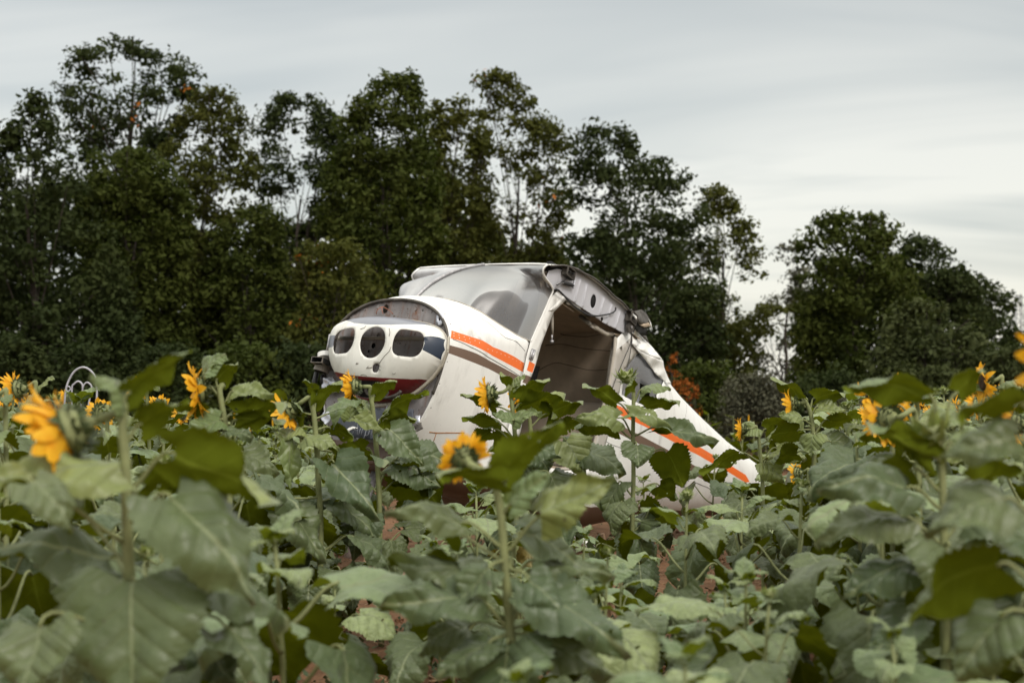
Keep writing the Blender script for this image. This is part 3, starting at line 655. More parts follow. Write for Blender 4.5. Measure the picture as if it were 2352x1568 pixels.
zb = [tuple(BS.inv(*cb(*p))) for p in [(430, 1075), (600, 1095), (800, 1115), (1000, 1130), (1200, 1140), (1400, 1150), (1600, 1158)]]
z_rd = [(1, zb[0][1] + .02)] + zb + [(-1, zb[-1][1]), (-1, -2), (1, -2)]
sheet('nose_cowl', bo, [w_l, w_c, w_r, w_s, w_b], [(z_top, 1), (z_nv, 2), (z_nv2, 1), (z_rd, 3)], Bf, [M['bowl_white'], M['bluegrey'], M['navy'], M['maroon']], .024, .004, plane, True)
mb = MB(); nb = len(bo)
rimp = [np.array([-.055, x, y]) for x, y in bo + bo[:1]]
sel = [p for p in rimp]
mb.tube(sel, .006, 6); mb.build('cowl_rim', M['rail'], plane)
mb = MB()   # corrugated flange round the lower right of the rim
fl = [tuple(RI(x, y, -.05)) for x, y in [(1031, 775), (1029, 805), (1017, 838), (995, 868), (964, 896), (935, 914), (903, 928), (862, 932)]]
fl = dens(fl, .006, False); 
for i, (x, y) in enumerate(fl): 
    rr = .012 + .0035 * (i % 2); mb.v += [(-.05 - .0, x + rr * math.cos(t), y + rr * math.sin(t)) if False else (-.05 + rr * math.cos(t), x, y + rr * math.sin(t)) for t in np.linspace(0, 2 * math.pi, 9)[:-1]]; mb.uv += [(0, 0)] * 8
mb.f = [(i * 8 + j, i * 8 + (j + 1) % 8, (i + 1) * 8 + (j + 1) % 8, (i + 1) * 8 + j) for i in range(len(fl) - 1) for j in range(8)]; mb.m = [0] * len(mb.f); mb.build('cowl_flange', paint('dirty_cream', (.5, .46, .38), .8), plane)
q = RI(880, 905, -.14); mb = MB(); mb.tube([(-.15, q[0] + .17 * math.cos(t), q[1] + .03 + .06 * math.sin(t)) for t in np.linspace(math.pi, 2 * math.pi, 14)], .012, 8); mb.box((-.10, q[0] - .03, q[1] + .0), (.06, .2, .05)); mb.build('intake_duct', M['darkmetal'], plane)
mb = MB(); q = RI(870, 890, -.04); mb.box((-.02, q[0], q[1] + .0), (.01, .40, .14)); mb.build('intake_shade', M['dark'], plane)  # black plate colours in the shade inside the intake opening
for k_, ln_ in enumerate([[(720, 940), (700, 960), (735, 950)], [(860, 985), (835, 1010), (880, 1005), (905, 1000)], [(995, 950), (1030, 900), (1060, 860), (1120, 800), (1145, 740)], [(990, 1015), (1010, 1040)], [(1120, 510), (1130, 560), (1120, 610)], [(760, 520), (810, 505), (830, 480)], [(760, 1100), (800, 1090), (830, 1100), (850, 1125)], [(1160, 1075), (1185, 1085), (1200, 1070)]]):
    mb = MB(); mb.tube([Bf(*BS.inv(*cb(*q_))) + np.array([-.002, 0, 0]) for q_ in ln_], .0022, 4); mb.build('paint_crack', plain('paint_crack', (.22, .20, .17), .9), plane)
# air box hanging on the far side of the nose
ax = lambda x, y, u=-.05: ray((1220 + x / 7.84) / 1.7415, (1380 + y / 7.84) / 1.7415, 0, u)
mb = MB()
def loft(mb, A, B, m=0, capB=False, capA=False):
    k = len(A); mb.add(A + B, [(i, (i + 1) % k, k + (i + 1) % k, k + i) for i in range(k)] + ([tuple(range(k, 2 * k))] if capB else []) + ([tuple(range(k))[::-1]] if capA else []), m)
A = [ax(*p, -.22) for p in [(170, 540), (210, 350), (560, 365), (530, 545)]]; A2 = [a + np.array([.10, 0, 0]) for a in [ax(*p, -.22) for p in [(190, 525), (225, 365), (545, 378), (515, 530)]]]
Bq = [ax(*p, -.02) for p in [(380, 680), (420, 380), (800, 420), (860, 820)]]
loft(mb, A, Bq, 0, True); loft(mb, [ax(*p, -.22) for p in [(190, 525), (225, 365), (545, 378), (515, 530)]], A2, 1, True)
loft(mb, A, [ax(*p, -.22) for p in [(190, 525), (225, 365), (545, 378), (515, 530)]], 0)
mb.tube([ax(620, 400, -.08), ax(615, 260, -.08)], .055, 18, 2); mb.tube([ax(560, 650, -.1), ax(500, 830, -.1)], [.058, .062], 18, 0, False); mb.tube([ax(505, 800, -.1), ax(500, 830, -.1)], .05, 18, 1)
mb.build('air_box', [plain('airbox_grey', (.24, .21, .18), .5, .3), M['dark'], M['white']], plane, False)
mb = MB(); mb.tube([ax(370, 860, -.06), ax(300, 1150, -.06), ax(290, 1400, -.06)], .02, 8); mb.tube([ax(540, 930, -.05), ax(520, 1200, -.05)], .014, 8); mb.build('black_hose', M['rubber'], plane)
mb = MB(); mb.tube([ax(700, 240, .0), ax(760, -60, .0), ax(800, -330, .0)], .014, 8); mb.build('engine_mount_tube', M['steel'], plane)
# crumpled foil and tape
def crumple(name, pts, u, amp, seed, mat):
    rnd = random.Random(seed); P_ = [tuple(RI(x, y, u)) for x, y in pts]
    cache = {}
    def f(x, y):
        return np.array([u + amp * (math.sin(x * 70 + y * 23 + seed) * .5 + math.sin(y * 90 - x * 40 + seed * 2) * .5), x, y])
    return sheet(name, P_, [], [], f, [mat], .015, .002, plane, True)
crumple('silver_tape', [(742, 868), (762, 864), (778, 888), (780, 900), (738, 904)], -.05, .012, 1, M['tape'])
crumple('silver_tape', [(733, 955), (752, 940), (770, 952), (748, 975)], -.06, .01, 2, M['tape'])
crumple('silver_tape', [(953, 954), (964, 953), (963, 971), (958, 972), (950, 970)], -.09, .006, 3, M['tape'])
crumple('silver_tape', [(950, 978), (967, 969), (972, 984), (956, 992)], -.10, .004, 4, M['darkmetal'])
crumple('silver_tape', [(820, 1005), (828, 994), (840, 998), (838, 1012), (824, 1014)], -.12, .01, 5, M['tape'])
# dark slate sign fixed under the nose, chalk writing
SU = -.13
c1 = lambda x, y: ((1200 + x / 3.485) / 1.7415, (1550 + y / 3.485) / 1.7415)
sgn = [tuple(RI(*p, SU)) for p in [c1(485, 265), c1(1100, 255), c1(1570, 295), c1(1560, 600), c1(1300, 740), c1(1030, 728), c1(470, 665), c1(425, 480)]]
sgn = [tuple(RI(*p, SU)) for p in [c1(485, 268), c1(1570, 296), c1(1530, 775), c1(430, 660)]]
sg = sheet('slate_sign', sgn, [], [], lambda x, y: np.array([SU, x, y]), [M['chalkboard']], .05, .015, plane, True)
q = RI(*c1(720, 625), SU - .004)
cres = [tuple(RI(*c1(x, y), SU - .004)) for x, y in [(630, 640), (640, 600), (680, 560), (740, 540), (800, 555), (800, 570), (740, 575), (690, 600), (670, 650), (650, 670)]]
sheet('white_cap', cres, [], [], lambda x, y: np.array([SU - .006, x, y]), [M['white']], .05, .004, plane, True)
GL = {'A': [[(0, 0), (.3, 1), (.6, 0)], [(.12, .4), (.48, .4)]], 'i': [[(.1, .6), (.1, 0)], [(.1, .8), (.1, .84)]], 'r': [[(.05, .6), (.05, 0)], [(.05, .4), (.18, .58), (.36, .56)]],
      'p': [[(.05, .62), (.0, -.42)], [(.05, .5), (.25, .64), (.45, .5), (.4, .15), (.2, .02), (.04, .15)]], 'l': [[(.1, 1), (.1, 0)]],
      'a': [[(.45, .5), (.25, .62), (.06, .42), (.08, .12), (.25, 0), (.42, .15)], [(.45, .6), (.45, 0)]], 'n': [[(.05, .6), (.05, 0)], [(.05, .42), (.22, .6), (.4, .5), (.42, 0)]],
      'e': [[(.06, .32), (.42, .34), (.36, .56), (.18, .6), (.05, .35), (.12, .05), (.4, .05)]], 'h': [[(.05, 1), (.05, 0)], [(.05, .42), (.22, .6), (.4, .5), (.42, 0)]],
      'u': [[(.05, .6), (.08, .1), (.25, 0), (.42, .15)], [(.43, .6), (.43, 0)]], 't': [[(.18, .95), (.18, .1), (.3, 0)], [(.02, .6), (.36, .6)]], 'I': [[(.1, 1), (.1, 0)]], 'N': [[(.05, 0), (.07, 1), (.42, 0), (.45, 1)]], ' ': []}
def text(body, px, py, size, rot):
    p = RI(px, py, SU - .004); mb = MB(); x = 0
    for ch in body:
        for st in GL[ch]:
            q = [(x + a, b) for a, b in st]
            mb.tube([(SU - .0185, p[0] - size * (a * math.cos(rot) - b * math.sin(rot)), p[1] + size * (a * math.sin(rot) + b * math.cos(rot))) for a, b in q], .0026, 4)
        x += .68 if ch != 'i' else .34
        if ch in 'lIr': x -= .2
    o = mb.build('chalk_writing', M['chalk'], plane); return o
text('IN', *c1(1185, 395), .075, R(-4)); text('hunter', *c1(985, 500), .070, R(-4)); text('Airplane', *c1(750, 650), .080, R(-4))
# landing gear under the belly
for sg_ in (-1, 1):
    mb = MB(); mb.tube([(1.75, .35 * sg_, -.90), (1.85, .7 * sg_, -1.0), (1.9, .93 * sg_, -1.12)], [.035, .03, .025], 8); mb.build('main_gear_leg', M['white'], plane)
mb = MB(); mb.tube([(.18, 0, -.93), (.10, 0, -1.3), (.08, 0, -1.62)], .035, 10); mb.build('nose_gear_strut', M['steel'], plane)
# ------------------------------------------------------------------ sunflower materials
def leaf_mat(name, top, und, tr, vein=(.21, .245, .12), sheen=.25):
    m = NM(name); uvn = m.n('UVMap').outputs[0]; s = m.n('SeparateXYZ'); m.L.new(uvn, s.inputs[0])
    x = m.math('ABSOLUTE', s.outputs[0]); y = s.outputs[1]
    # veins: midrib and side veins running out and forward
    mid = m.step(x, .017, .009)
    q = m.math('MULTIPLY', m.math('SUBTRACT', y, m.math('MULTIPLY', m.math('POWER', x, .85), .75)), 4.6)
    fr = m.math('ABSOLUTE', m.math('SUBTRACT', m.math('FRACT', m.math('ADD', q, 20)), .5))
    side = m.math('MULTIPLY', m.step(fr, .028, .008), m.step(x, .42, .10))
    v = m.math('MAXIMUM', mid, m.math('MULTIPLY', side, .65))
    c = m.coord('Object'); oi = m.n('ObjectInfo')
    n1 = m.noise(7, 4, .6, c); n2 = m.noise(38, 3, .6, c)
    bump_h = m.math('ADD', m.math('MULTIPLY', m.math('POWER', m.step(fr, 0, .30), .6), .40), m.math('ADD', m.math('MULTIPLY', n2, .28), m.math('MULTIPLY', m.noise(13, 2, .5, c), .9)))
    topc = m.mix(m.step(n1, .3, .7), tuple(k * .72 for k in top), tuple(k * 1.15 for k in top))
    topc = m.mix(m.math('MULTIPLY', oi.outputs['Random'], .75), topc, tuple(k * f for k, f in zip(top, (.42, .56, .66))))
    topc = m.mix(v, topc, vein)
    uc = m.mix(m.step(n1, .3, .7), tuple(k * .75 for k in und), tuple(k * 1.2 for k in und)); uc = m.mix(m.math('MULTIPLY', v, .6), uc, tuple(k * 1.9 + .01 for k in und))
    spots = m.step(m.noise(26, 2, .5, c), .73, .76); topc = m.mix(spots, topc, (.07, .06, .03))
    geo = m.n('NewGeometry')
    m.set(base=topc, rough=.42, spec=.5, normal=m.bump(bump_h, .65, .016)); m.p.inputs['Sheen Weight'].default_value = sheen; m.p.inputs['Sheen Roughness'].default_value = .5
    di = m.n('BsdfDiffuse'); m.L.new(uc, di.inputs[0]); nb = m.bump(bump_h, -.5, .012); m.L.new(nb, di.inputs['Normal'])
    mx = m.n('MixShader'); m.L.new(geo.outputs['Backfacing'], mx.inputs[0]); m.L.new(m.p.outputs[0], mx.inputs[1]); m.L.new(di.outputs[0], mx.inputs[2])
    t = m.n('BsdfTranslucent'); t.inputs[0].default_value = tr + (1,)
    ad = m.n('MixShader'); ad.inputs[0].default_value = .24; m.L.new(mx.outputs[0], ad.inputs[1]); m.L.new(t.outputs[0], ad.inputs[2])
    m.L.new(ad.outputs[0], m.out.inputs[0]); return m.m
S = {}
from mathutils import noise as mnz
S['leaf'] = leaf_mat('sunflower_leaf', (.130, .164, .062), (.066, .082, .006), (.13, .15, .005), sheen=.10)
S['mid'] = leaf_mat('upper_leaf_lit', (.25, .29, .092), (.080, .100, .008), (.15, .17, .006), sheen=.12)  # paler leaf copy: bright light on the top leaves put into colour
S['young'] = leaf_mat('young_sunflower_leaf', (.30, .36, .15), (.14, .17, .012), (.26, .31, .02), sheen=.15)
S['stem'] = plain('sunflower_stem', (.20, .22, .09), .7, 0, .2, 20, .3)
S['bract'] = plain('sunflower_bract', (.055, .075, .022), .65, 0, .35, 30, .3)
S['disc'] = plain('sunflower_disc', (.055, .028, .012), .9, 0, .6, 160, .8)
def petal_mat():
    m = NM('sunflower_petal'); c = m.coord(); n1 = m.noise(40, 3, .5, c)
    col = m.mix(m.step(n1, .3, .7), (.86, .40, .010), (.93, .57, .03)); m.set(base=col, rough=.6)
    t = m.n('BsdfTranslucent'); t.inputs[0].default_value = (.9, .42, .01, 1)
    a = m.n('MixShader'); a.inputs[0].default_value = .4; m.L.new(m.p.outputs[0], a.inputs[1]); m.L.new(t.outputs[0], a.inputs[2]); m.L.new(a.outputs[0], m.out.inputs[0]); return m.m
S['petal'] = petal_mat()

HWT = [(0, .30), (.07, .40), (.18, .465), (.32, .455), (.48, .385), (.64, .275), (.78, .165), (.90, .07), (1, 0.004)]
def blade(L_, wid, curl, fold, ruf, seed, rows=32, cols=12):
    """vertices in a frame: +Y along the blade, +X across, +Z the upper side; returns verts, faces, uv"""
    r = random.Random(seed); ph1, ph2, ph3 = r.random() * 6, r.random() * 6, r.random() * 6; fq = r.uniform(7, 12)
    side_c = r.uniform(-.25, .25); vs = []; uv = []
    y = 0; z = 0; mid = []; px_ = 0
    for i in range(rows + 1):
        u = i / rows; a = -math.radians(curl) * (u ** 1.2); mid.append((px_, y, z, a)); y += math.cos(a) / rows; z += math.sin(a) / rows; px_ += side_c * u * .5 / rows
    for i in range(rows + 1):
        u = i / rows; hw = float(np.interp(u, [q[0] for q in HWT], [q[1] for q in HWT])) * wid
        ser = 1 + (.065 if i % 2 else -.04) * (1 if 0 < i < rows else 0); mx_, my, mz, a = mid[i]
        for j in range(cols + 1):
            v = (j / cols) * 2 - 1; x = v * hw * (ser if j in (0, cols) else 1)
            back = -.20 * abs(v) ** 1.4 * (1 - u) ** 4
            h = abs(x) * fold + ruf * math.sin(u * fq + ph1 + (2 if v > 0 else 0)) * v * v * .8 + ruf * .9 * math.sin(v * 2.5 + ph2) * math.sin(u * 4 + ph3) - .13 * (abs(v) ** 2.5) * wid + ruf * .35 * math.sin(u * 17 + ph2 + v * 3) * abs(v) + ruf * .25 * math.sin(u * 9 - v * 6 + ph1)
            # pucker between side veins
            fr_ = ((u - .75 * abs(x) ** .85) * 4.6 + 20) % 1 - .5; h += (-.020 * math.exp(-(fr_ / .13) ** 2) + .008) * min(1, abs(v) * 2.5) + .030 * mnz.noise(Vector((x * 5, u * 5, ph1 * 3))) + .014 * mnz.noise(Vector((x * 13, u * 13, ph2 * 3)))
            vs.append(((x + mx_) * L_, (my + back * math.cos(a) - h * math.sin(a)) * L_, (mz + back * math.sin(a) + h * math.cos(a)) * L_)); uv.append((x, u + back))
    fs = [(i * (cols + 1) + j, i * (cols + 1) + j + 1, (i + 1) * (cols + 1) + j + 1, (i + 1) * (cols + 1) + j) for i in range(rows) for j in range(cols)]
    # insect holes
    if r.random() < .4:
        for _ in range(r.randint(1, 4)):
            k = r.randint(0, len(fs) - 1); fs.pop(k)
    return vs, fs, uv
def leaf_mesh(name, seed, rise, pet, tilt, curl, fold, wid, ruf, mat, rad=.022):
    """petiole from the origin outwards (+Y) and up, then the blade; blade length 1"""
    r = random.Random(seed); mb = MB()
    p0 = Vector((0, 0, 0)); p1 = Vector((0, pet * .45, pet * math.sin(rise) * .3)); p3 = Vector((r.uniform(-.06, .06), pet * math.cos(rise), pet * math.sin(rise)))
    d = Vector((0, math.cos(tilt), math.sin(tilt))); p2 = p3 - d * pet * .35
    mb.tube(bez(p0, p1, p2, p3, 8), [rad * (1 - .4 * i / 8) for i in range(9)], 6, 1)
    bv, bf, uv = blade(1, wid, curl, fold, ruf, seed)
    rot = Matrix.Rotation(tilt, 3, 'X') @ Matrix.Rotation(r.uniform(-.35, .35), 3, 'Y')
    mb.add([rot @ Vector(v) + p3 for v in bv], bf, 0, uv)
    me = bpy.data.meshes.new(name); me.from_pydata(mb.v, [], mb.f); me.materials.append(mat); me.materials.append(S['stem'])
    me.polygons.foreach_set('material_index', mb.m); me.polygons.foreach_set('use_smooth', [True] * len(mb.f))
    l = me.uv_layers.new(name='UVMap'); idx = np.zeros(len(me.loops), dtype=np.int32); me.loops.foreach_get('vertex_index', idx); l.data.foreach_set('uv', np.asarray(mb.uv, dtype=np.float32)[idx].ravel()); me.update()
    return me
rl = random.Random(5)
S['dry'] = leaf_mat('yellowing_leaf', (.26, .20, .055), (.15, .12, .02), (.2, .15, .01), (.35, .3, .12), .05)
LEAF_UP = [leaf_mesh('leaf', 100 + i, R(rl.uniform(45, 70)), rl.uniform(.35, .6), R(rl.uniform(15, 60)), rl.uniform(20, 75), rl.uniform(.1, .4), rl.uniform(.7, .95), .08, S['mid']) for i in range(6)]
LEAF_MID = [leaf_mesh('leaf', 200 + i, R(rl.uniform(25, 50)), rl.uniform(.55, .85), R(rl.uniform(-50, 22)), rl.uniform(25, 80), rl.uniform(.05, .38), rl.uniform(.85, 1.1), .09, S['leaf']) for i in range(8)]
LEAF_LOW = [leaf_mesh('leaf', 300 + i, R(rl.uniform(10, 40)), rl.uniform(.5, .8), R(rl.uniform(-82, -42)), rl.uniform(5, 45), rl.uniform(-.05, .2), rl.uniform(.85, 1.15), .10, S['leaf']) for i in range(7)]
LEAF_LOW += [leaf_mesh('leaf', 350 + i, R(15), .55, R(-75), 60, .4, .6, .13, S['dry']) for i in range(1)]
LEAF_YUP = [leaf_mesh('leaf', 400 + i, R(rl.uniform(40, 65)), rl.uniform(.2, .45), R(rl.uniform(5, 45)), rl.uniform(25, 70), rl.uniform(.1, .35), rl.uniform(.6, .8), .05, S['young']) for i in range(6)]
LEAF_YMID = [leaf_mesh('leaf', 500 + i, R(rl.uniform(25, 50)), rl.uniform(.4, .7), R(rl.uniform(-25, 15)), rl.uniform(20, 60), rl.uniform(0, .2), rl.uniform(.8, 1.0), .06, S['young']) for i in range(5)]

def head_parts(seed, open_=1.0, npet=26, size=1.0, droopy=.3):
    """flower in a frame whose +Z is the way the disc looks; returns MBs"""
    r = random.Random(seed); rec = MB(); dis = MB(); pet = MB(); bra = MB(); Rr = .058 * size
    prof = [(-.075, .010), (-.060, .016), (-.040, .034), (-.022, .052), (-.008, .060), (.0, .060), (.004, .052)]
    n = 20
    rec.add([(rr * size * math.cos(a), rr * size * math.sin(a), z * size) for z, rr in prof for a in [2 * math.pi * k / n for k in range(n)]], [(i * n + k, i * n + (k + 1) % n, (i + 1) * n + (k + 1) % n, (i + 1) * n + k) for i in range(len(prof) - 1) for k in range(n)])
    pr = [(.002, .054), (.012, .048), (.017, .034), (.013, .016), (.010, .002)]
    dis.add([(rr * size * (1 + .03 * r.uniform(-1, 1)) * math.cos(a), rr * size * math.sin(a), z * size + r.uniform(-.002, .002)) for z, rr in pr for a in [2 * math.pi * k / n for k in range(n)]], [(i * n + k, i * n + (k + 1) % n, (i + 1) * n + (k + 1) % n, (i + 1) * n + k) for i in range(len(pr) - 1) for k in range(n)])
    for k in range(npet):
        a = 2 * math.pi * (k + r.uniform(-.35, .35)) / npet; ln = size * r.uniform(.062, .090) * open_; w_ = size * r.uniform(.0135, .019)
        el = r.uniform(.30, 1.15) if droopy > 1.5 else r.uniform(-.3, 1.05) if droopy > .5 else r.uniform(-.1, .8); tw_ = r.uniform(-.6, .6); cu = r.uniform(-1.1, .5)
        vs = []
        for i in range(6):
            u = i / 5; ww = w_ * (.55, 1.0, 1.15, 1.08, .8, .2)[i]; e = el + cu * u * .6; rr = Rr * .95 + ln * u * math.cos(e * .7); zz = ln * u * math.sin(e) + .002
            for j in (-1, 0, 1):
                t = j * ww; zz2 = zz + abs(j) * .003 * size + j * ww * math.sin(tw_ * u)
                vs.append((rr * math.cos(a) - t * math.sin(a), rr * math.sin(a) + t * math.cos(a), zz2))
        pet.add(vs, [(i * 3 + j, i * 3 + j + 1, i * 3 + j + 4, i * 3 + j + 3) for i in range(5) for j in (0, 1)])
    for lay, (nb_, r0, z0, ln0, e0) in enumerate([(18, .056, -.006, .038, .1), (15, .048, -.022, .040, -.5), (11, .034, -.038, .034, -.9)]):
        for k in range(nb_):
            a = 2 * math.pi * (k + r.uniform(-.3, .3) + lay * .5) / nb_; ln = ln0 * size * r.uniform(.8, 1.25); e = e0 + r.uniform(-.5, .4); cu = r.uniform(-1.4, .6); vs = []; rr = r0 * size; zz = z0 * size
            for i in range(5):
                u = i / 4; ww = .013 * size * (.8, 1, .75, .35, .02)[i]
                for j in (-1, 1): vs.append((rr * math.cos(a) - j * ww * math.sin(a), rr * math.sin(a) + j * ww * math.cos(a), zz))
                e2 = e + cu * u; rr += ln / 4 * math.cos(e2); zz += ln / 4 * math.sin(e2)
            bra.add(vs, [(i * 2, i * 2 + 1, i * 2 + 3, i * 2 + 2) for i in range(4)])
    return rec, dis, pet, bra
def mk(mb, name, mat):
    me = bpy.data.meshes.new(name); me.from_pydata(mb.v, [], mb.f); me.materials.append(mat); me.polygons.foreach_set('use_smooth', [True] * len(mb.f)); me.update(); return me
HEADS = []
for i in range(7):
    a, b, c_, d = head_parts(40 + i, (1, .95, 1.05, .8, .9, 1.15, .95)[i], (28, 25, 30, 20, 24, 30, 26)[i], 1, (0, 1, 0, 1, 1, 2, 2)[i])
    HEADS.append([mk(a, 'flower_head', S['stem']), mk(b, 'disc', S['disc']), mk(c_, 'petals', S['petal']), mk(d, 'bracts', S['bract'])])
def bud_parts(seed):
    r = random.Random(seed); rec = MB(); bra = MB(); n = 14; prof = [(-.03, .008), (-.018, .026), (0, .036), (.018, .034), (.03, .018), (.034, .002)]
    rec.add([(rr * math.cos(a), rr * math.sin(a), z) for z, rr in prof for a in [2 * math.pi * k / n for k in range(n)]], [(i * n + k, i * n + (k + 1) % n, (i + 1) * n + (k + 1) % n, (i + 1) * n + k) for i in range(len(prof) - 1) for k in range(n)])
    for lay, (nb_, r0, z0, e0, ln0) in enumerate([(11, .030, .012, 1.1, .045), (12, .034, .0, .6, .055), (10, .026, -.016, .1, .05)]):
        for k in range(nb_):
            a = 2 * math.pi * (k + r.uniform(-.3, .3) + lay * .5) / nb_; ln = ln0 * r.uniform(.7, 1.2); e = e0 + r.uniform(-.3, .3); cu = r.uniform(-.6, 1.0); vs = []; rr = r0; zz = z0
            for i in range(5):
                u = i / 4; ww = .012 * (.8, 1, .7, .3, .02)[i]
                for j in (-1, 1): vs.append((rr * math.cos(a) - j * ww * math.sin(a), rr * math.sin(a) + j * ww * math.cos(a), zz))
                e2 = e + cu * u; rr += ln / 4 * math.cos(e2); zz += ln / 4 * math.sin(e2)
            bra.add(vs, [(i * 2, i * 2 + 1, i * 2 + 3, i * 2 + 2) for i in range(4)])
    return rec, bra
BUDS = []
for i in range(3):
    a, b = bud_parts(70 + i); BUDS.append([mk(a, 'flower_bud', S['stem']), mk(b, 'bracts', plain('bud_bract', (.17, .21, .045), .6, 0, .3, 30, .3))])
def put(name, me, parent, loc=(0, 0, 0), rot=None, sc=1):
    o = bpy.data.objects.new(name, me); COL.objects.link(o); o.parent = parent; o.location = loc
    if rot is not None: o.rotation_mode = 'QUATERNION'; o.rotation_quaternion = rot
    o.scale = (sc, sc, sc); return o
def add_head(root, pos, face, size=1, var=0, spin=0.):
    q = Vector(face).normalized().to_track_quat('Z', 'Y') @ Quaternion((0, 0, 1), spin)
    h = put('flower_head', HEADS[var % 7][0], root, pos, q, size)
    for nme, me in zip(('disc', 'petals', 'bracts'), HEADS[var % 7][1:]): put(nme, me, h)
    return h
def add_bud(root, pos, face, size=1, var=0):
    q = Vector(face).normalized().to_track_quat('Z', 'Y'); h = put('flower_bud', BUDS[var % 3][0], root, pos, q, size); put('bracts', BUDS[var % 3][1], h); return h
def stem_mb(pts, r0, r1):
    mb = MB(); k = len(pts); mb.tube(pts, [r0 + (r1 - r0) * i / (k - 1) for i in range(k)], 8, 0); return mb
def nod(p, face, size, h=.12):
    """stem top curve that arches over into the back of a head; returns curve points and head position"""
    f = Vector(face).normalized(); side = Vector((f.x, f.y, 0)).normalized() if abs(f.x) + abs(f.y) > .05 else Vector((1, 0, 0))
    hp = p + side * .13 * size + Vector((0, 0, .035 * size)); back = hp - f * .07 * size
    return bez(p, p + Vector((0, 0, .12 * size)), back - f * .09 * size + Vector((0, 0, .02)), back, 8), hp

def leaves_auto(root, H_, seed, n, size, up, mid, low, zlo=.18, lean=lambda t: Vector((0, 0, 0))):
    r = random.Random(seed); az = r.uniform(0, 6.28)
    for i in range(n):
        t = i / (n - 1); hz = H_ * (zlo + (.985 - zlo) * t ** .9); az += 2.399 + r.uniform(-.35, .35)
        s = size * (.72 + .55 * math.sin(math.pi * min(1, t * .95 + .12)) - .42 * t ** 2) * r.uniform(.85, 1.12)
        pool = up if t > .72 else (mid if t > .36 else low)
        q = Quaternion((0, 0, 1), az) @ Quaternion((1, 0, 0), r.uniform(-.15, .15))
        put('leaf', r.choice(pool), root, lean(hz / H_) + Vector((0, 0, hz)), q, s)
def plant_auto(name, H_, seed, kind, face=(-1, .2, -.2), hs=1, var=0):
    hs = hs * .72
    """one plant with stem, leaves and head at the origin"""
    r = random.Random(seed); root = bpy.data.objects.new(name, None); COL.objects.link(root); root.empty_display_size = .1
    bx, by = r.uniform(-.05, .05), r.uniform(-.05, .05); lean = lambda t: Vector((bx * t * t, by * t * t, 0))
    st = [lean(k / 8) + Vector((0, 0, H_ * k / 8)) for k in range(9)]
    if kind == 'flower':
        cv, hp = nod(st[-1], face, hs); mb = stem_mb(st + cv[1:], .013, .008); put('stem', mk(mb, 'stem', S['stem']), root)
        add_head(root, hp, face, hs, var, r.uniform(0, 6)); leaves_auto(root, H_, seed + 1, 12, .325, LEAF_UP, LEAF_MID, LEAF_LOW, .2, lean)
    elif kind == 'bud':
        put('stem', mk(stem_mb(st, .012, .008), 'stem', S['stem']), root); add_bud(root, st[-1] + Vector((0, 0, .03)), (r.uniform(-.6, .2), r.uniform(-.3, .3), 1), hs, var)
        leaves_auto(root, H_, seed + 1, 11, .31, LEAF_YUP, LEAF_MID, LEAF_LOW, .2, lean)
    else:
        put('stem', mk(stem_mb(st, .010, .006), 'stem', S['stem']), root)
        leaves_auto(root, H_ * 1.0, seed + 1, 10, .29, LEAF_YUP, LEAF_YMID, LEAF_MID, .3, lean)
        for k in range(4): put('leaf', r.choice(LEAF_YUP), root, st[-1], Quaternion((0, 0, 1), k * 1.6 + r.random()) @ Quaternion((1, 0, 0), r.uniform(.25, .6)), r.uniform(.07, .12))
    return root
def clone(src, loc, rot, sc, label, cat, group):
    r = src.copy(); COL.objects.link(r); r.location = loc; r.rotation_euler = (0, 0, rot); r.scale = (sc, sc, sc)
    for ch in src.children:
        c = ch.copy(); COL.objects.link(c); c.parent = r
        for g in ch.children:
            d = g.copy(); COL.objects.link(d); d.parent = c
    return tag(r, label, cat, group)

# ------------------------------------------------------------------ individually modelled foreground plants
def hero_leaf(root, Y, c, a, b, wpx, face, dzc=0, dza=0, dzb=0, curl=38, fold=.26, ruf=.085, seed=0, mat='leaf'):
    """leaf with its petiole from c, blade base a and tip b; face = how far the upper side turns to the viewer (degrees)"""
    O = root.location; C = at(c[0], c[1], Y + dzc); A = at(a[0], a[1], Y + dza); B = at(b[0], b[1], Y + dzb)
    d = B - A; ln = d.length; d.normalize(); camv = Vector((0, 0, CAM_H)) - (A + B) / 2; camv.normalize()
    cp = camv - d * camv.dot(d); cp.normalize(); sv = d.cross(cp)
    if sv.z < 0: sv = -sv
    f = R(face); nrm = cp * math.sin(f) + sv * math.cos(f); nrm.normalize(); X = d.cross(nrm)
    wid = (wpx / FPX * Y) / (.92 * ln) / max(.25, abs(math.sin(f)) * .9 + .1)
    bv, bf, uv = blade(1, min(wid, 1.35), curl, fold, ruf, seed)
    tipv = Vector(bv[-5]); ang = math.atan2(tipv.z, tipv.y); k = ln / math.hypot(tipv.y, tipv.z)
    rot = Matrix.Rotation(-ang, 3, 'X'); fr = Matrix((X, d, nrm)).transposed()
    mb = MB(); mb.tube([p - O for p in bez(C, C + (A - C) * .35 + Vector((0, 0, -.01)), A - d * (C - A).length * .3 + Vector((0, 0, .02)), A, 8)], [.0065 * (1 - .35 * i / 8) * Y / max(Y, .1) for i in range(9)], 6, 1)
    mb.add([fr @ (rot @ (Vector(v) * k)) + A - O for v in bv], bf, 0, uv)
    mt_ = 'mid' if mat == 'leaf' and a[1] < PY0.get(root.name, 0) + 85 else mat  # leaves near the stem top take the lit-leaf colour
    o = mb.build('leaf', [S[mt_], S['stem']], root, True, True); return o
PY0 = {}
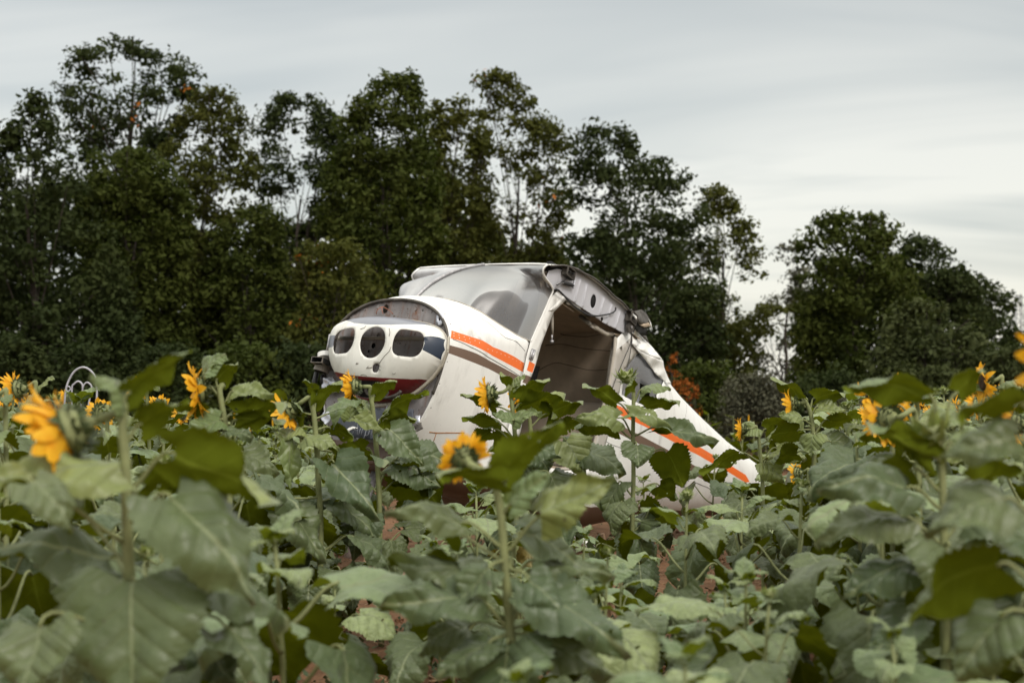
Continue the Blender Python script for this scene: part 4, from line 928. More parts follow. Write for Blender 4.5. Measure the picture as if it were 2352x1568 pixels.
def hero(px, Y, stem_px, label, head=None, bud=None, group='tall sunflowers nearest the camera', rad=.013):
    base = at(px, 920, Y); root = empty('sunflower_plant', (base.x, Y, 0), label, 'sunflower', group)
    PY0[root.name] = stem_px[0][1]
    P_ = [at(x, y, Y) - root.location for x, y in stem_px]; ground = Vector((P_[-1].x * 1.0 + .01, 0, -.02)); pts = catmull([ground] + [P_[-1] * .5 + Vector((P_[-1].x * .5, 0, 0))] + P_[::-1], 4) if P_[-1].z > .15 else P_[::-1]
    if head:
        (hx, hy), face, size, var = head; hp = at(hx, hy, Y + (head[4] if len(head) > 4 else 0)) - root.location; f = Vector(face).normalized(); back = hp - f * .07 * size
        top = pts[-1]; pts = pts[:-1] + bez(top, top + (top - pts[-2]).normalized() * .07 * size, back - f * .09 * size, back, 8)
        add_head(root, hp, face, size, var)
    if bud: (hx, hy), face, size, var = bud; add_bud(root, at(hx, hy, Y) - root.location, face, size, var)
    k = len(pts); mb = MB(); mb.tube(pts, [rad * (1.2 - .42 * i / (k - 1)) for i in range(k)], 10, 0); mb.build('stem', S['stem'], root)
    return root
sc_ = [0]
def HL(root, Y, *rows):
    for q in rows:
        kw = q[-1] if isinstance(q[-1], dict) else {}; q = q[:-1] if kw else q; sc_[0] += 1; hero_leaf(root, Y, *q, seed=1000 + sc_[0] * 7, **kw)
A = hero(290, 3.8, [(283, 1010), (288, 1060), (292, 1150), (294, 1250), (298, 1335), (300, 1450)], 'big blurred sunflower at left foreground, drooping bloom facing left over wide grey-green leaves', ((156, 990), (-.92, -.10, -.36), 1.1, 5), rad=.0155)
HL(A, 3.8, ((285, 1005), (300, 900), (443, 812), 62, -48, 0, 0, .05, {'curl': 20, 'fold': .3}), ((285, 1000), (283, 925), (205, 868), 50, 25, 0, 0, -.05, {'curl': 60}),
   ((288, 1015), (325, 975), (432, 925), 55, -45, 0, 0, -.05), ((295, 1130), (405, 1045), (625, 1170), 120, -55, 0, -.04, -.12, {'curl': 45}), ((300, 1160), (330, 1110), (468, 1112), 62, -50, 0, .05, .12, {'curl': 35}),
   ((300, 1200), (395, 1145), (590, 1385), 200, 62, 0, -.08, -.2, {'curl': 25, 'ruf': .07}), ((298, 1335), (308, 1340), (290, 1640), 335, 70, 0, -.06, -.2, {'curl': 20, 'ruf': .06}), ((290, 1180), (255, 1085), (-60, 1100), 115, 38, 0, -.05, -.15, {'curl': 25}),
   ((292, 1250), (75, 1110), (175, 1218), 95, 50, 0, -.25, -.3), ((295, 1330), (245, 1285), (-50, 1290), 85, 35, 0, .1, .05), ((295, 1300), (180, 1170), (120, 1090), 60, -40, 0, .1, .2), ((300, 1380), (430, 1330), (660, 1440), 110, 30, 0, .05, .1), ((298, 1450), (90, 1440), (60, 1610), 170, 60, 0, -.2, -.3), ((300, 1420), (520, 1440), (640, 1600), 100, 45, 0, 0, -.1))
B_ = hero(1165, 4.3, [(1138, 1110), (1150, 1180), (1160, 1290), (1168, 1400), (1174, 1470), (1178, 1560)], 'blurred sunflower in centre foreground, bloom tipped away, its stem rising in front of the fuselage', ((1066, 1052), (-.34, .84, .30), .57, 2), rad=.0145)
HL(B_, 4.3, ((1145, 1105), (1160, 1072), (1288, 962), 92, -62, 0, 0, .02, {'curl': 15}), ((1145, 1120), (1155, 1102), (1000, 1082), 52, -52, 0, -.10, -.16), ((1152, 1180), (1178, 1158), (1268, 1085), 62, 55, 0, -.02, -.05, {'mat': 'young'}),
   ((1160, 1270), (1252, 1182), (1418, 1095), 105, 62, 0, -.05, -.1, {'curl': 12}), ((1160, 1260), (1060, 1200), (882, 1182), 62, 40, 0, -.03, -.1), ((1162, 1290), (1050, 1225), (985, 1180), 80, -40, 0, .08, .15), ((1168, 1440), (1085, 1378), (872, 1402), 112, 55, 0, -.04, -.12),
   ((1165, 1330), (1205, 1225), (1352, 1308), 62, 30, 0, .04, .08), ((1170, 1430), (1240, 1368), (1440, 1520), 135, 55, 0, -.04, -.1, {'ruf': .08}), ((1174, 1475), (1165, 1478), (1150, 1670), 225, 65, 0, -.05, -.12), ((1170, 1420), (1260, 1250), (1210, 1170), 70, -45, 0, .15, .25), ((1165, 1350), (1060, 1330), (935, 1290), 90, -35, 0, .1, .12), ((1172, 1440), (1260, 1440), (1330, 1560), 110, -30, 0, .1, .15), ((1168, 1330), (1235, 1290), (1410, 1335), 80, 48, 0, .06, .1), ((1168, 1380), (1110, 1350), (895, 1300), 95, 42, 0, .05, .08), ((1172, 1450), (1120, 1480), (1000, 1560), 90, 50, 0, -.04, -.1), ((1172, 1450), (1230, 1465), (1425, 1560), 120, 55, 0, .03, .02), ((1165, 1300), (1215, 1330), (1300, 1430), 90, 60, 0, -.05, -.1), ((1162, 1280), (1120, 1310), (1040, 1400), 80, 55, 0, -.05, -.08), ((1170, 1440), (1075, 1440), (960, 1500), 90, 40, 0, .15, .2))
C_ = hero(733, 7.6, [(716, 930), (722, 960), (728, 1040), (732, 1120), (736, 1200)], 'sharp sunflower left of the fuselage nose, bent neck and bloom hanging to the left', ((664, 942), (-.80, .2, -.50), .90, 6), rad=.015)
HL(C_, 7.6, ((724, 960), (727, 925), (786, 872), 38, -40), ((722, 950), (722, 905), (700, 870), 40, -30), ((728, 1010), (705, 1008), (780, 1035), 42, 40, 0, -.05, -.1), ((732, 1090), (768, 1062), (866, 1200), 98, 60, 0, -.08, -.15, {'ruf': .08}), ((734, 1140), (652, 1162), (742, 1295), 100, 58, 0, -.12, -.15, {'ruf': .08}),
   ((726, 1010), (655, 1010), (662, 1150), 42, 45, 0, -.02, -.06), ((728, 1030), (770, 1042), (890, 1062), 42, -50), ((724, 980), (690, 985), (630, 1012), 34, 30), ((724, 985), (760, 985), (812, 1010), 36, -35, 0, .05, .1), ((732, 1120), (690, 1120), (600, 1180), 80, -30, 0, .1, .15), ((734, 1150), (790, 1150), (860, 1250), 90, 40, 0, .1, .1), ((724, 960), (760, 950), (830, 918), 40, 20, 0, .06, .1), ((722, 950), (690, 950), (580, 905), 36, -35, 0, 0, .05))
D_ = hero(868, 7.9, [(851, 905), (856, 940), (862, 1000), (868, 1080), (872, 1180)], 'sharp sunflower in front of the dark slate sign, bloom facing left', ((812, 888), (-.94, .1, 0), .72, 5), rad=.014)
HL(D_, 7.9, ((856, 925), (862, 905), (912, 875), 34, -40), ((862, 975), (896, 944), (986, 905), 34, -38), ((862, 990), (890, 962), (958, 965), 48, -60), ((862, 960), (845, 945), (815, 915), 38, 40), ((862, 985), (815, 960), (890, 1000), 30, 45, 0, -.08, -.1), ((860, 960), (808, 958), (795, 915), 52, 55, 0, -.02, 0), ((864, 1010), (895, 990), (978, 1066), 78, 62, 0, -.08, -.1),
   ((866, 1060), (840, 1030), (770, 1048), 40, -40), ((866, 1090), (905, 1085), (1000, 1130), 62, -35, 0, .05, .1), ((868, 1120), (900, 1070), (975, 1060), 58, 30, 0, .12, .2), ((868, 1130), (830, 1110), (780, 1170), 60, 45), ((857, 950), (830, 935), (775, 915), 30, -30), ((862, 980), (880, 985), (890, 940), 34, -20))
E_ = hero(1182, 8.1, [(1172, 895), (1176, 930), (1182, 990), (1186, 1060)], 'sunflower in front of the white cowling side, bloom turned left above pale leaves', ((1122, 905), (-.94, .15, -.1), .84, 6), rad=.013)
HL(E_, 8.1, ((1174, 900), (1168, 885), (1148, 855), 30, -30), ((1174, 905), (1178, 890), (1205, 858), 22, 30), ((1178, 925), (1190, 915), (1262, 868), 42, -50), ((1180, 940), (1200, 925), (1300, 905), 40, -30), ((1178, 945), (1140, 935), (1058, 905), 36, -45), ((1182, 960), (1185, 965), (1245, 945), 34, 40, 0, -.1, -.14), ((1182, 965), (1175, 965), (1130, 945), 30, 40, 0, -.1, -.12), ((1184, 1010), (1145, 975), (1062, 965), 34, -45), ((1184, 1020), (1130, 990), (1080, 1030), 44, -35), ((1186, 1050), (1215, 1025), (1290, 1050), 62, 50, 0, -.05, -.1))
E2 = hero(1222, 8.5, [(1210, 930), (1216, 960), (1222, 1020), (1226, 1080)], 'sunflower half hidden beside another bloom in front of the doorway edge', ((1184, 925), (-.85, -.2, -.15), .80, 2), rad=.013)
HL(E2, 8.5, ((1214, 945), (1225, 930), (1278, 960), 44, -35), ((1218, 980), (1258, 950), (1340, 925), 52, -50), ((1220, 1000), (1270, 985), (1345, 960), 44, -60), ((1222, 1030), (1232, 1030), (1260, 1100), 88, 60), ((1224, 1040), (1290, 1020), (1345, 1070), 66, 55), ((1222, 1020), (1180, 1010), (1120, 1040), 50, -30), ((1224, 1060), (1200, 1060), (1190, 1120), 60, 55))
F_ = hero(1455, 8.2, [(1455, 880), (1455, 930), (1454, 1000), (1455, 1100), (1452, 1210)], 'tall sunflower with a spiky closed bud in front of the rear side window', None, ((1440, 868), (-.25, -.1, 1), 1.15, 0), rad=.0135)
HL(F_, 8.2, ((1455, 890), (1448, 900), (1452, 868), 62, -35, 0, -.1, -.15), ((1454, 960), (1418, 925), (1338, 880), 36, -50), ((1455, 950), (1482, 935), (1562, 925), 34, -30), ((1456, 925), (1478, 895), (1540, 900), 26, 25), ((1455, 945), (1446, 945), (1545, 985), 36, 40, 0, -.08, -.1), ((1454, 1000), (1418, 960), (1320, 965), 50, 50, 0, -.08, -.1), ((1454, 1010), (1410, 985), (1322, 990), 46, -45), ((1455, 1020), (1462, 1022), (1470, 1072), 130, 66, 0, -.12, -.22, {'curl': 15}),
   ((1456, 1000), (1512, 985), (1648, 1018), 40, 35, 0, -.05, -.1), ((1456, 1060), (1530, 1040), (1572, 1120), 98, -60), ((1455, 1130), (1515, 1115), (1560, 1145), 70, -50), ((1454, 1140), (1420, 1110), (1390, 1190), 66, 50), ((1454, 1170), (1480, 1150), (1520, 1210), 60, -30), ((1453, 1180), (1400, 1150), (1340, 1130), 50, 30, 0, .1, .2), ((1453, 1190), (1475, 1200), (1560, 1190), 60, 35), ((1453, 1200), (1452, 1225), (1490, 1310), 90, 60))
G_ = hero(522, 6.3, [(505, 905), (513, 950), (520, 1000), (524, 1060), (526, 1120)], 'sunflower with the broad golden bloom facing left, just above the left leaves', ((456, 897), (-.87, -.22, -.12), .93, 2), rad=.0145)
HL(G_, 6.3, ((508, 915), (470, 855), (520, 815), 44, 30), ((510, 915), (500, 870), (548, 838), 48, -45), ((514, 930), (538, 900), (630, 905), 40, 35), ((516, 960), (545, 945), (662, 935), 50, -45), ((520, 1000), (545, 965), (655, 972), 42, -40), ((518, 990), (505, 965), (415, 1005), 62, 50, 0, -.05, -.1), ((520, 1010), (520, 990), (580, 1010), 34, 40, 0, -.08, -.1), ((516, 960), (470, 945), (395, 935), 40, -40), ((524, 1050), (480, 1030), (400, 1010), 52, -30), ((524, 1060), (560, 1040), (640, 1090), 66, 50), ((525, 1090), (490, 1090), (440, 1160), 80, 55))
I_ = hero(1868, 8.6, [(1852, 925), (1862, 950), (1868, 1000), (1870, 1060)], 'sunflower right of the tail, bloom facing left before the grey bush', ((1817, 928), (-.94, .12, -.1), .78, 6), rad=.014)
HL(I_, 8.6, ((1850, 935), (1838, 915), (1768, 868), 32, -45), ((1860, 940), (1872, 915), (1942, 905), 42, -45), ((1862, 955), (1880, 935), (1945, 945), 34, 30), ((1866, 975), (1840, 965), (1786, 955), 34, 42, 0, -.05, -.1), ((1868, 1000), (1905, 965), (1990, 990), 40, -40), ((1866, 985), (1830, 990), (1760, 1005), 50, -45), ((1868, 1010), (1870, 1000), (1860, 1050), 80, 60, 0, -.08, -.1), ((1868, 1030), (1910, 1015), (1985, 1040), 52, 40), ((1868, 1040), (1830, 1040), (1770, 1060), 46, -35))
H_ = hero(1745, 9.0, [(1738, 985), (1743, 1010), (1748, 1060), (1752, 1130)], 'smaller sunflower touching the tail end, bloom facing left', ((1703, 985), (-.92, .1, 0), .6, 6), rad=.012)
HL(H_, 9.0, ((1742, 1000), (1735, 980), (1700, 1005), 44, 50), ((1744, 1005), (1760, 985), (1815, 965), 36, -40), ((1746, 1020), (1775, 1010), (1850, 990), 50, -45), ((1748, 1060), (1698, 1044), (1615, 1094), 30, -45), ((1748, 1060), (1785, 1030), (1850, 1060), 50, 40), ((1750, 1080), (1760, 1060), (1800, 1110), 74, 60))
J_ = hero(2165, 4.3, [(2160, 1030), (2164, 1090), (2166, 1170), (2168, 1250), (2170, 1330), (2172, 1420)], 'blurred tall sunflower at right foreground with a closed green bud and olive upper leaves', None, ((2135, 1005), (-.4, .2, .9), 1.5, 1), rad=.014)
HL(J_, 4.3, ((2160, 1040), (2120, 905), (1940, 905), 55, -50), ((2160, 1030), (2200, 900), (2260, 850), 60, -45), ((2162, 1060), (2140, 1050), (1985, 965), 60, -60, 0, -.05, -.1), ((2164, 1100), (2190, 1020), (2290, 1040), 60, 45), ((2165, 1170), (2080, 1120), (1880, 1140), 90, 45, 0, -.05, -.1), ((2165, 1150), (2230, 1100), (2352, 1060), 70, -40), ((2167, 1250), (2060, 1190), (1870, 1250), 95, 40), ((2168, 1250), (2180, 1255), (2190, 1420), 200, 62, 0, -.05, -.15), ((2168, 1240), (2240, 1180), (2400, 1240), 110, 40),
   ((2164, 1130), (2090, 1080), (1980, 1100), 60, -45), ((2170, 1330), (2260, 1280), (2400, 1380), 100, -50), ((2170, 1330), (2090, 1300), (1930, 1370), 100, 50), ((2172, 1420), (2090, 1420), (1990, 1540), 120, 55), ((2172, 1400), (2260, 1410), (2340, 1540), 120, 40))
K_ = hero(2090, 6.0, [(2102, 955), (2106, 1000), (2108, 1060), (2110, 1130)], 'blurred sunflower at right whose bloom shows petals on both sides of its dark back', ((2040, 962), (-.35, .85, -.1), .85, 2), rad=.014)
HL(K_, 6.0, ((2104, 980), (2060, 930), (1985, 900), 40, -40), ((2106, 990), (2150, 960), (2230, 970), 50, 35), ((2106, 1010), (2060, 1010), (1960, 1000), 52, -45), ((2108, 1040), (2150, 1020), (2220, 1060), 60, 45), ((2108, 1060), (2050, 1060), (1960, 1110), 70, 50), ((2110, 1090), (2150, 1090), (2230, 1150), 70, 40))
L_ = hero(2390, 3.3, [(2385, 900), (2388, 1000), (2390, 1150), (2392, 1300), (2392, 1450)], 'close sunflower cut by the right edge of the picture, yellow petals at the frame', ((2425, 850), (-.9, .1, -.05), .95, 1), rad=.015)
HL(L_, 3.3, ((2388, 960), (2330, 930), (2190, 950), 60, -40), ((2390, 1050), (2330, 1010), (2160, 1060), 90, 45), ((2390, 1200), (2300, 1150), (2120, 1230), 120, 50), ((2392, 1350), (2290, 1300), (2080, 1420), 140, -45), ((2392, 1400), (2300, 1420), (2200, 1570), 160, 55))

for k_, (pl_, n_) in enumerate([(A, 5), (B_, 6), (C_, 8), (D_, 8), (E_, 8), (E2, 8), (F_, 7), (G_, 8), (I_, 8), (H_, 7), (J_, 6), (K_, 8), (L_, 5)]):
    r = random.Random(900 + k_); az = r.uniform(0, 6); sm = [c for c in pl_.children if c.name.startswith('stem')][0].data.vertices; 
    for q in range(n_):
        z = r.uniform(.28, .72) if pl_ not in (A, B_, J_) else r.uniform(.2, .5); c_ = [v.co for v in sm if abs(v.co.z - z) < .09]; az += 2.4
        if not c_: continue
        cx_ = sum((c.x for c in c_)) / len(c_); put('leaf', r.choice(LEAF_MID if z > .5 else LEAF_LOW), pl_, (cx_, 0, z), Quaternion((0, 0, 1), az), r.uniform(.22, .32) * (.78 if pl_ in (A, B_, J_, L_) else 1))
HL(D_, 7.9, ((868, 1110), (918, 1058), (1012, 1118), 95, 50, 0, .03, .05), ((868, 1135), (935, 1100), (1020, 1175), 100, -42, 0, .12, .2), ((868, 1090), (955, 1040), (1040, 1075), 62, 40, 0, .2, .3))
HL(E2, 8.5, ((1224, 1065), (1300, 1012), (1345, 1098), 92, 58, 0, -.02, -.05), ((1226, 1080), (1352, 1040), (1432, 1090), 74, 50, 0, .02, .02), ((1226, 1080), (1262, 1090), (1300, 1170), 90, 55, 0, -.06, -.1), ((1226, 1080), (1180, 1090), (1120, 1150), 80, 50, 0, -.04, -.08))
# ------------------------------------------------------------------ the rest of the field: prototypes and copies
PF = []
for i, (h, f, hs, v) in enumerate([(1.25, (-.9, .3, -.2), 1.0, 0), (1.25, (-.8, .5, -.45), 1.05, 1), (1.25, (-.95, -.1, -.1), .9, 2), (1.25, (-.7, .6, -.2), .95, 3), (1.25, (-.85, .2, -.5), 1.0, 4)]):
    PF.append(plant_auto('sunflower_plant', h, 600 + i * 11, 'flower', f, hs, v))
PB_ = [plant_auto('sunflower_plant', 1.1, 700 + i * 13, 'bud', hs=1, var=i) for i in range(3)]
PY = [plant_auto('young_sunflower', .8, 800 + i * 17, 'young') for i in range(5)]
used = set(); rs = random.Random(77)
def where(px, Y):
    lm = [(150, 'at the left picture edge'), (330, 'under the big left bloom'), (470, 'left of the broad golden bloom'), (600, 'under the broad golden bloom'), (740, 'left of the nose'), (860, 'below the slate sign'), (1000, 'below the cowling'), (1120, 'left of the centre stem'), (1240, 'behind the centre stem'), (1360, 'under the doorway'), (1480, 'left of the tall bud stem'), (1600, 'right of the tall bud stem'), (1720, 'under the tail stripes'), (1850, 'at the tail end'), (1960, 'under the bush'), (2080, 'left of the right foreground stem'), (2220, 'at the right foreground stem'), (9999, 'at the right picture edge')]
    q = next(n for x, n in lm if px < x)
    d = next(n for y, n in [(5, 'first row'), (6, 'second row'), (7, 'third row'), (8, 'fourth row'), (9.2, 'fifth row'), (10.6, 'sixth row'), (12.2, 'seventh row'), (14, 'eighth row'), (16.5, 'ninth row'), (99, 'back rows')] if Y < y)
    return q, d
def place(px, top, Y, kind, rot=None, i=None, extra=None):
    pr = {'f': PF, 'b': PB_, 'y': PY}[kind]; k = i if i is not None else rs.randrange(len(pr)); src = pr[k % len(pr)]
    base = at(px, 920, Y); nat = {'f': 1.33, 'b': 1.16, 'y': .86}[kind]; h = (CAM_H - Y * (top - HPY) / FPX); s = h / nat
    q, d = where(px, Y); kd = {'f': 'blooming yellow sunflower', 'b': 'green budding sunflower', 'y': 'young leafy sunflower'}[kind]
    lab = extra or f'{kd} {q}, {d}'
    grp = {'f': 'blooming sunflowers in the field', 'b': 'budding sunflowers in the field', 'y': 'young sunflowers in the field'}[kind]
    if (kind, k) not in used:
        used.add((kind, k)); src.location = (base.x, Y, 0); r_ = rot if rot is not None else rs.uniform(-.35, .35) if kind == 'f' else rs.uniform(0, 6.28); src.rotation_euler = (0, 0, r_); src.scale = (s, s, s); tag(src, lab, 'sunflower', grp); return src
    r_ = rot if rot is not None else (rs.uniform(-.35, .35) if kind == 'f' else rs.uniform(0, 6.28))
    return clone(src, (base.x, Y, 0), r_, s, lab, 'sunflower', grp)
# plants one can pick out in the photograph
for a in [(15, 878, 6.2, 'f', 0, 2, 'blooming sunflower at the left picture edge below a pale toothed leaf'), (60, 868, 7.5, 'f', .2, 0, 'blooming sunflower left of the white hoops, its bloom hanging under leaves'), (350, 872, 9.5, 'f', 0, 3, 'small distant bloom just right of the white hoops'), (250, 985, 8, 'f', .3, 1, 'low bloom seen through the curved neck of the big left sunflower'),
          (2010, 940, 8.5, 'f', 0, 0, 'small star-shaped bloom left of the dark-backed bloom at right'), (2125, 872, 7.2, 'f', .1, 2, 'raised bloom above the right-hand leaves against the dark trees'), (2050, 888, 6.6, 'f', 0, 4, 'bloom peeping over the long olive leaf at right'), (2260, 925, 7.5, 'f', .2, 1, 'bloom between pale leaves near the right edge'), (2320, 848, 7, 'f', 0, 2, 'small orange bloom at the top of the right edge foliage'), (2240, 955, 6.4, 'f', -.2, 3, 'low bloom near the right edge, half hidden by leaves'), (1875, 1070, 7.4, 'f', 0, 3, 'low bloom under the sunflower right of the tail'), (1930, 990, 11, 'f', 0, 0, None),
          (570, 1012, 7.8, 'b', 0, 0, 'budding sunflower with spiky green bud, left of the sharp bent-neck sunflower'), (1572, 1125, 6.6, 'b', 1, 1, 'pale bud with upright leaves before the lower tail'), (1700, 1115, 7.5, 'y', 0, 0, 'light green leafy top touching the tail end'), (1830, 1100, 6.4, 'b', 2, 2, 'yellow-green budding top right of the tail end'), (1712, 1300, 4.9, 'y', 1, 1, 'wide light green rosette in front of the tail, lower right'), (1330, 1215, 7.2, 'y', 2, 2, 'light rosette of leaves right of the centre stem'),
          (1580, 1480, 3.5, 'y', 3, 3, 'bright blurred young leaves at the bottom right of centre'), (770, 1330, 6.0, 'y', .5, 4, 'light green rosette left of centre above bare soil'), (1010, 1240, 7.0, 'y', 1.4, 0, 'small light rosette left of the centre stem'), (770, 1260, 8.0, 'y', 4, 1, 'upper light rosette under the slate sign'), (1185, 1530, 3.4, 'y', .8, 2, 'pale young leaves at the bottom centre edge'), (1975, 1290, 5.6, 'y', .8, 3, 'young leaves before the right foreground stem'), (2280, 1400, 4.2, 'y', .3, 4, None), (2080, 1440, 4.0, 'y', 1.3, 0, None),
          (1200, 1290, 6.5, 'y', 1.0, 3, None), (1420, 1300, 6.2, 'y', 2.2, 4, None), (1260, 1240, 8.2, 'y', .2, 1, None), (470, 1000, 9, 'b', 1, 1, None), (430, 1030, 7.5, 'y', 1, 3, None), (620, 1060, 8.5, 'y', 1, 0, None)]:
    place(a[0], a[1], a[2], a[3], a[4], a[5], a[6])
SKY = [(-100, 885), (300, 905), (560, 935), (700, 985), (960, 1020), (1060, 1090), (1240, 1110), (1400, 1150), (1640, 1170), (1740, 1140), (1785, 1000), (1850, 940), (1950, 900), (2500, 870)]
occ = []
def free(x, Y, d):
    return all((x - a) ** 2 + (Y - b) ** 2 > d * d for a, b in occ)
for o in list(SC.objects):
    if o.parent is None and o.get('category') == 'sunflower': occ.append((o.location.x, o.location.y))
def on_plane(x, Y):
    d = np.array([x - PO[0], Y - PO[1]]); u = d[0] * math.sin(R(36)) + d[1] * math.cos(R(36)); v = -d[0] * math.cos(R(36)) + d[1] * math.sin(R(36))
    return -.55 < u < 6.4 and abs(v) < .95
cnt = 0; tries = 0
while cnt < 180 and tries < 9000:
    tries += 1; Y = 4.2 + 18 * rs.random() ** 1.25; px = rs.uniform(-120, 2470); x = Y * (px - CPX) / FPX
    if on_plane(x, Y) or not free(x, Y, .36 + .014 * Y): continue
    # the bare patch of soil at the bottom centre-left and the gap before the doorway
    if 560 < px < 1010 and 4.6 < Y < 9.0 and (Y < 7.8 or rs.random() < .6): continue
    if 1420 < px < 1720 and 7.4 < Y < 10.5 and rs.random() < .6: continue
    if 1180 < px < 1700 and 5.6 < Y < 9.5 and rs.random() < .6: continue
    if 900 < px < 1750 and Y < 5.6 and rs.random() < .55: continue
    if 1180 < px < 1720 and 4.6 < Y < 8.5 and rs.random() < .5: continue
    if 560 < px < 1010 and Y < 4.9 and rs.random() < .6: continue
    lim = float(np.interp(px, [q[0] for q in SKY], [q[1] for q in SKY]))
    if Y < 6.5: lim += (6.5 - Y) * 90
    if Y > 12 and 600 < px < 1750: lim = 975
    top = lim + abs(rs.gauss(15, 60)); h = CAM_H - Y * (top - HPY) / FPX
    if h < .5: h = rs.uniform(.5, .75)
    if h > 1.55: h = rs.uniform(1.25, 1.5)
    top = HPY + (CAM_H - h) * FPX / Y; occ.append((x, Y)); cnt += 1
    kind = 'y' if h < .72 else ('f' if top < 1000 and rs.random() < (.30 if px > 1700 or px < 600 else .08) else 'b')
    if kind == 'b' and rs.random() < .25: kind = 'y'
    place(px, top, Y, kind)
# the far rows, which read as one mass
far = MB(); rf = random.Random(9)
def leaf_card(mb, p, az, s, tilt):
    d = Vector((math.cos(az) * math.cos(tilt), math.sin(az) * math.cos(tilt), math.sin(tilt))); x = Vector((-math.sin(az), math.cos(az), 0)); n_ = x.cross(d)
    pts = [p, p + d * s * .35 + x * s * .42 + n_ * -.03 * s, p + d * s, p + d * s * .35 - x * s * .42 + n_ * -.03 * s]; mb.add(pts, [(0, 1, 2, 3)], 0, [(0, 0), (.4, .35), (0, 1), (-.4, .35)])
for _ in range(520):
    Y = rf.uniform(19, 36); px = rf.uniform(-100, 2450); x = Y * (px - CPX) / FPX; h = rf.uniform(.5, 1.15)
    if on_plane(x, Y): continue
    far.tube([(x, Y, 0), (x, Y, h)], .012, 3, 1, False)
    for k in range(11):
        leaf_card(far, Vector((x, Y, h * rf.uniform(.25, 1))), rf.uniform(0, 6.28), rf.uniform(.13, .24), rf.uniform(-.6, .7))
    if rf.random() < .12:
        c = Vector((x - .06, Y, h + .03)); r_ = .07; far.add([c + Vector((-.02, r_ * math.cos(t), r_ * math.sin(t))) for t in np.linspace(0, 6.28, 9)[:-1]], [tuple(range(8))], 2)
o = far.build('sunflower_field', [S['leaf'], S['stem'], S['petal']], None, True, True); tag(o, 'distant rows of sunflower plants merging into one green band before the trees', 'sunflower field', None, 'stuff')
# ------------------------------------------------------------------ soil
def soil():
    m = NM('red_soil'); c = m.coord('Object'); n1 = m.noise(.8, 5, .6, c); n2 = m.noise(9, 6, .7, c); n3 = m.noise(60, 4, .7, c)
    col = m.mix(m.step(n2, .3, .7), (.12, .055, .026), (.29, .145, .066)); col = m.mix(m.step(n1, .35, .7), col, (.19, .095, .045)); col = m.mix(m.step(n3, .62, .72), col, (.34, .20, .105))
    m.set(base=col, rough=.95, normal=m.bump(m.math('ADD', n2, m.math('MULTIPLY', n3, .4)), .9, .05)); return m.m
rg = random.Random(3); GX = np.linspace(-9, 9, 200); GY = np.linspace(1.5, 26, 240)
from mathutils import noise as mnz
vs = [(x, y, .035 * mnz.noise(Vector((x * 1.3, y * 1.3, 0))) + .022 * mnz.noise(Vector((x * 5, y * 5, 3))) + .012 * mnz.noise(Vector((x * 13, y * 13, 7)))) for y in GY for x in GX]
mesh('ground', vs, [(j * 200 + i, j * 200 + i + 1, (j + 1) * 200 + i + 1, (j + 1) * 200 + i) for j in range(239) for i in range(199)], soil(), None)['kind'] = 'structure'
mesh('far_ground', [(-900, -60, -.07), (900, -60, -.07), (900, 1800, -.07), (-900, 1800, -.07)], [(0, 1, 2, 3)], soil(), None)['kind'] = 'structure'
# weeds, grass and straw litter
wd = MB(); rw = random.Random(12)
for _ in range(2600):
    Y = 5.5 + 14 * rw.random() ** 1.5; x = Y * rw.uniform(-.40, .40)
    if mnz.noise(Vector((x * .9, Y * .9, 11))) < -.02: continue
    h = rw.uniform(.03, .13); n_ = rw.randint(4, 8)
    for k in range(n_):
        a = rw.uniform(0, 6.28); t = rw.uniform(.2, 1.2); leaf_card(wd, Vector((x + rw.uniform(-.03, .03), Y + rw.uniform(-.03, .03), rw.uniform(0, h))), a, rw.uniform(.015, .05), t)
o = wd.build('weeds', [plain('weed_green', (.07, .10, .04), .7, 0, .4, 8)], None); tag(o, 'low green weeds scattered over the bare red soil', 'weeds', None, 'stuff')
st = MB()
for _ in range(1800):
    Y = 5.5 + 9 * rw.random(); x = Y * rw.uniform(-.40, .40); a = rw.uniform(0, 3.14); l = rw.uniform(.03, .16); d = Vector((math.cos(a), math.sin(a), rw.uniform(-.1, .25))) * l; p = Vector((x, Y, rw.uniform(.015, .05)))
    st.tube([p, p + d], .0022, 3, 0, False)
o = st.build('straw_litter', [plain('dry_straw', (.36, .26, .15), .8, 0, .3, 8)], None); tag(o, 'dry straw and twigs lying on the red soil between the plants', 'straw', None, 'stuff')
cl_ = MB()
for _ in range(1500):
    Y = 5.8 + 9 * rw.random() ** 1.3; x = Y * rw.uniform(-.38, .38); r_ = rw.uniform(.008, .035); c = Vector((x, Y, r_ * .3)); ph = [rw.uniform(.6, 1.2) for _ in range(14)]
    vs_ = [c + Vector((0, 0, r_ * .8))] + [c + Vector((r_ * ph[k] * math.cos(k * 1.047), r_ * ph[k] * math.sin(k * 1.047), r_ * .35 * ph[-1 - k])) for k in range(6)] + [c + Vector((r_ * ph[k] * 1.2 * math.cos(k * 1.047 + .4), r_ * 1.2 * ph[k] * math.sin(k * 1.047 + .4), -r_ * .6)) for k in range(6)]
    cl_.add(vs_, [(0, 1 + k, 1 + (k + 1) % 6) for k in range(6)] + [(1 + k, 7 + k, 7 + (k + 1) % 6, 1 + (k + 1) % 6) for k in range(6)])
o = cl_.build('soil_clods', [soil()], None, False); tag(o, 'loose clods of red soil scattered on the bare ground', 'soil clods', None, 'stuff')
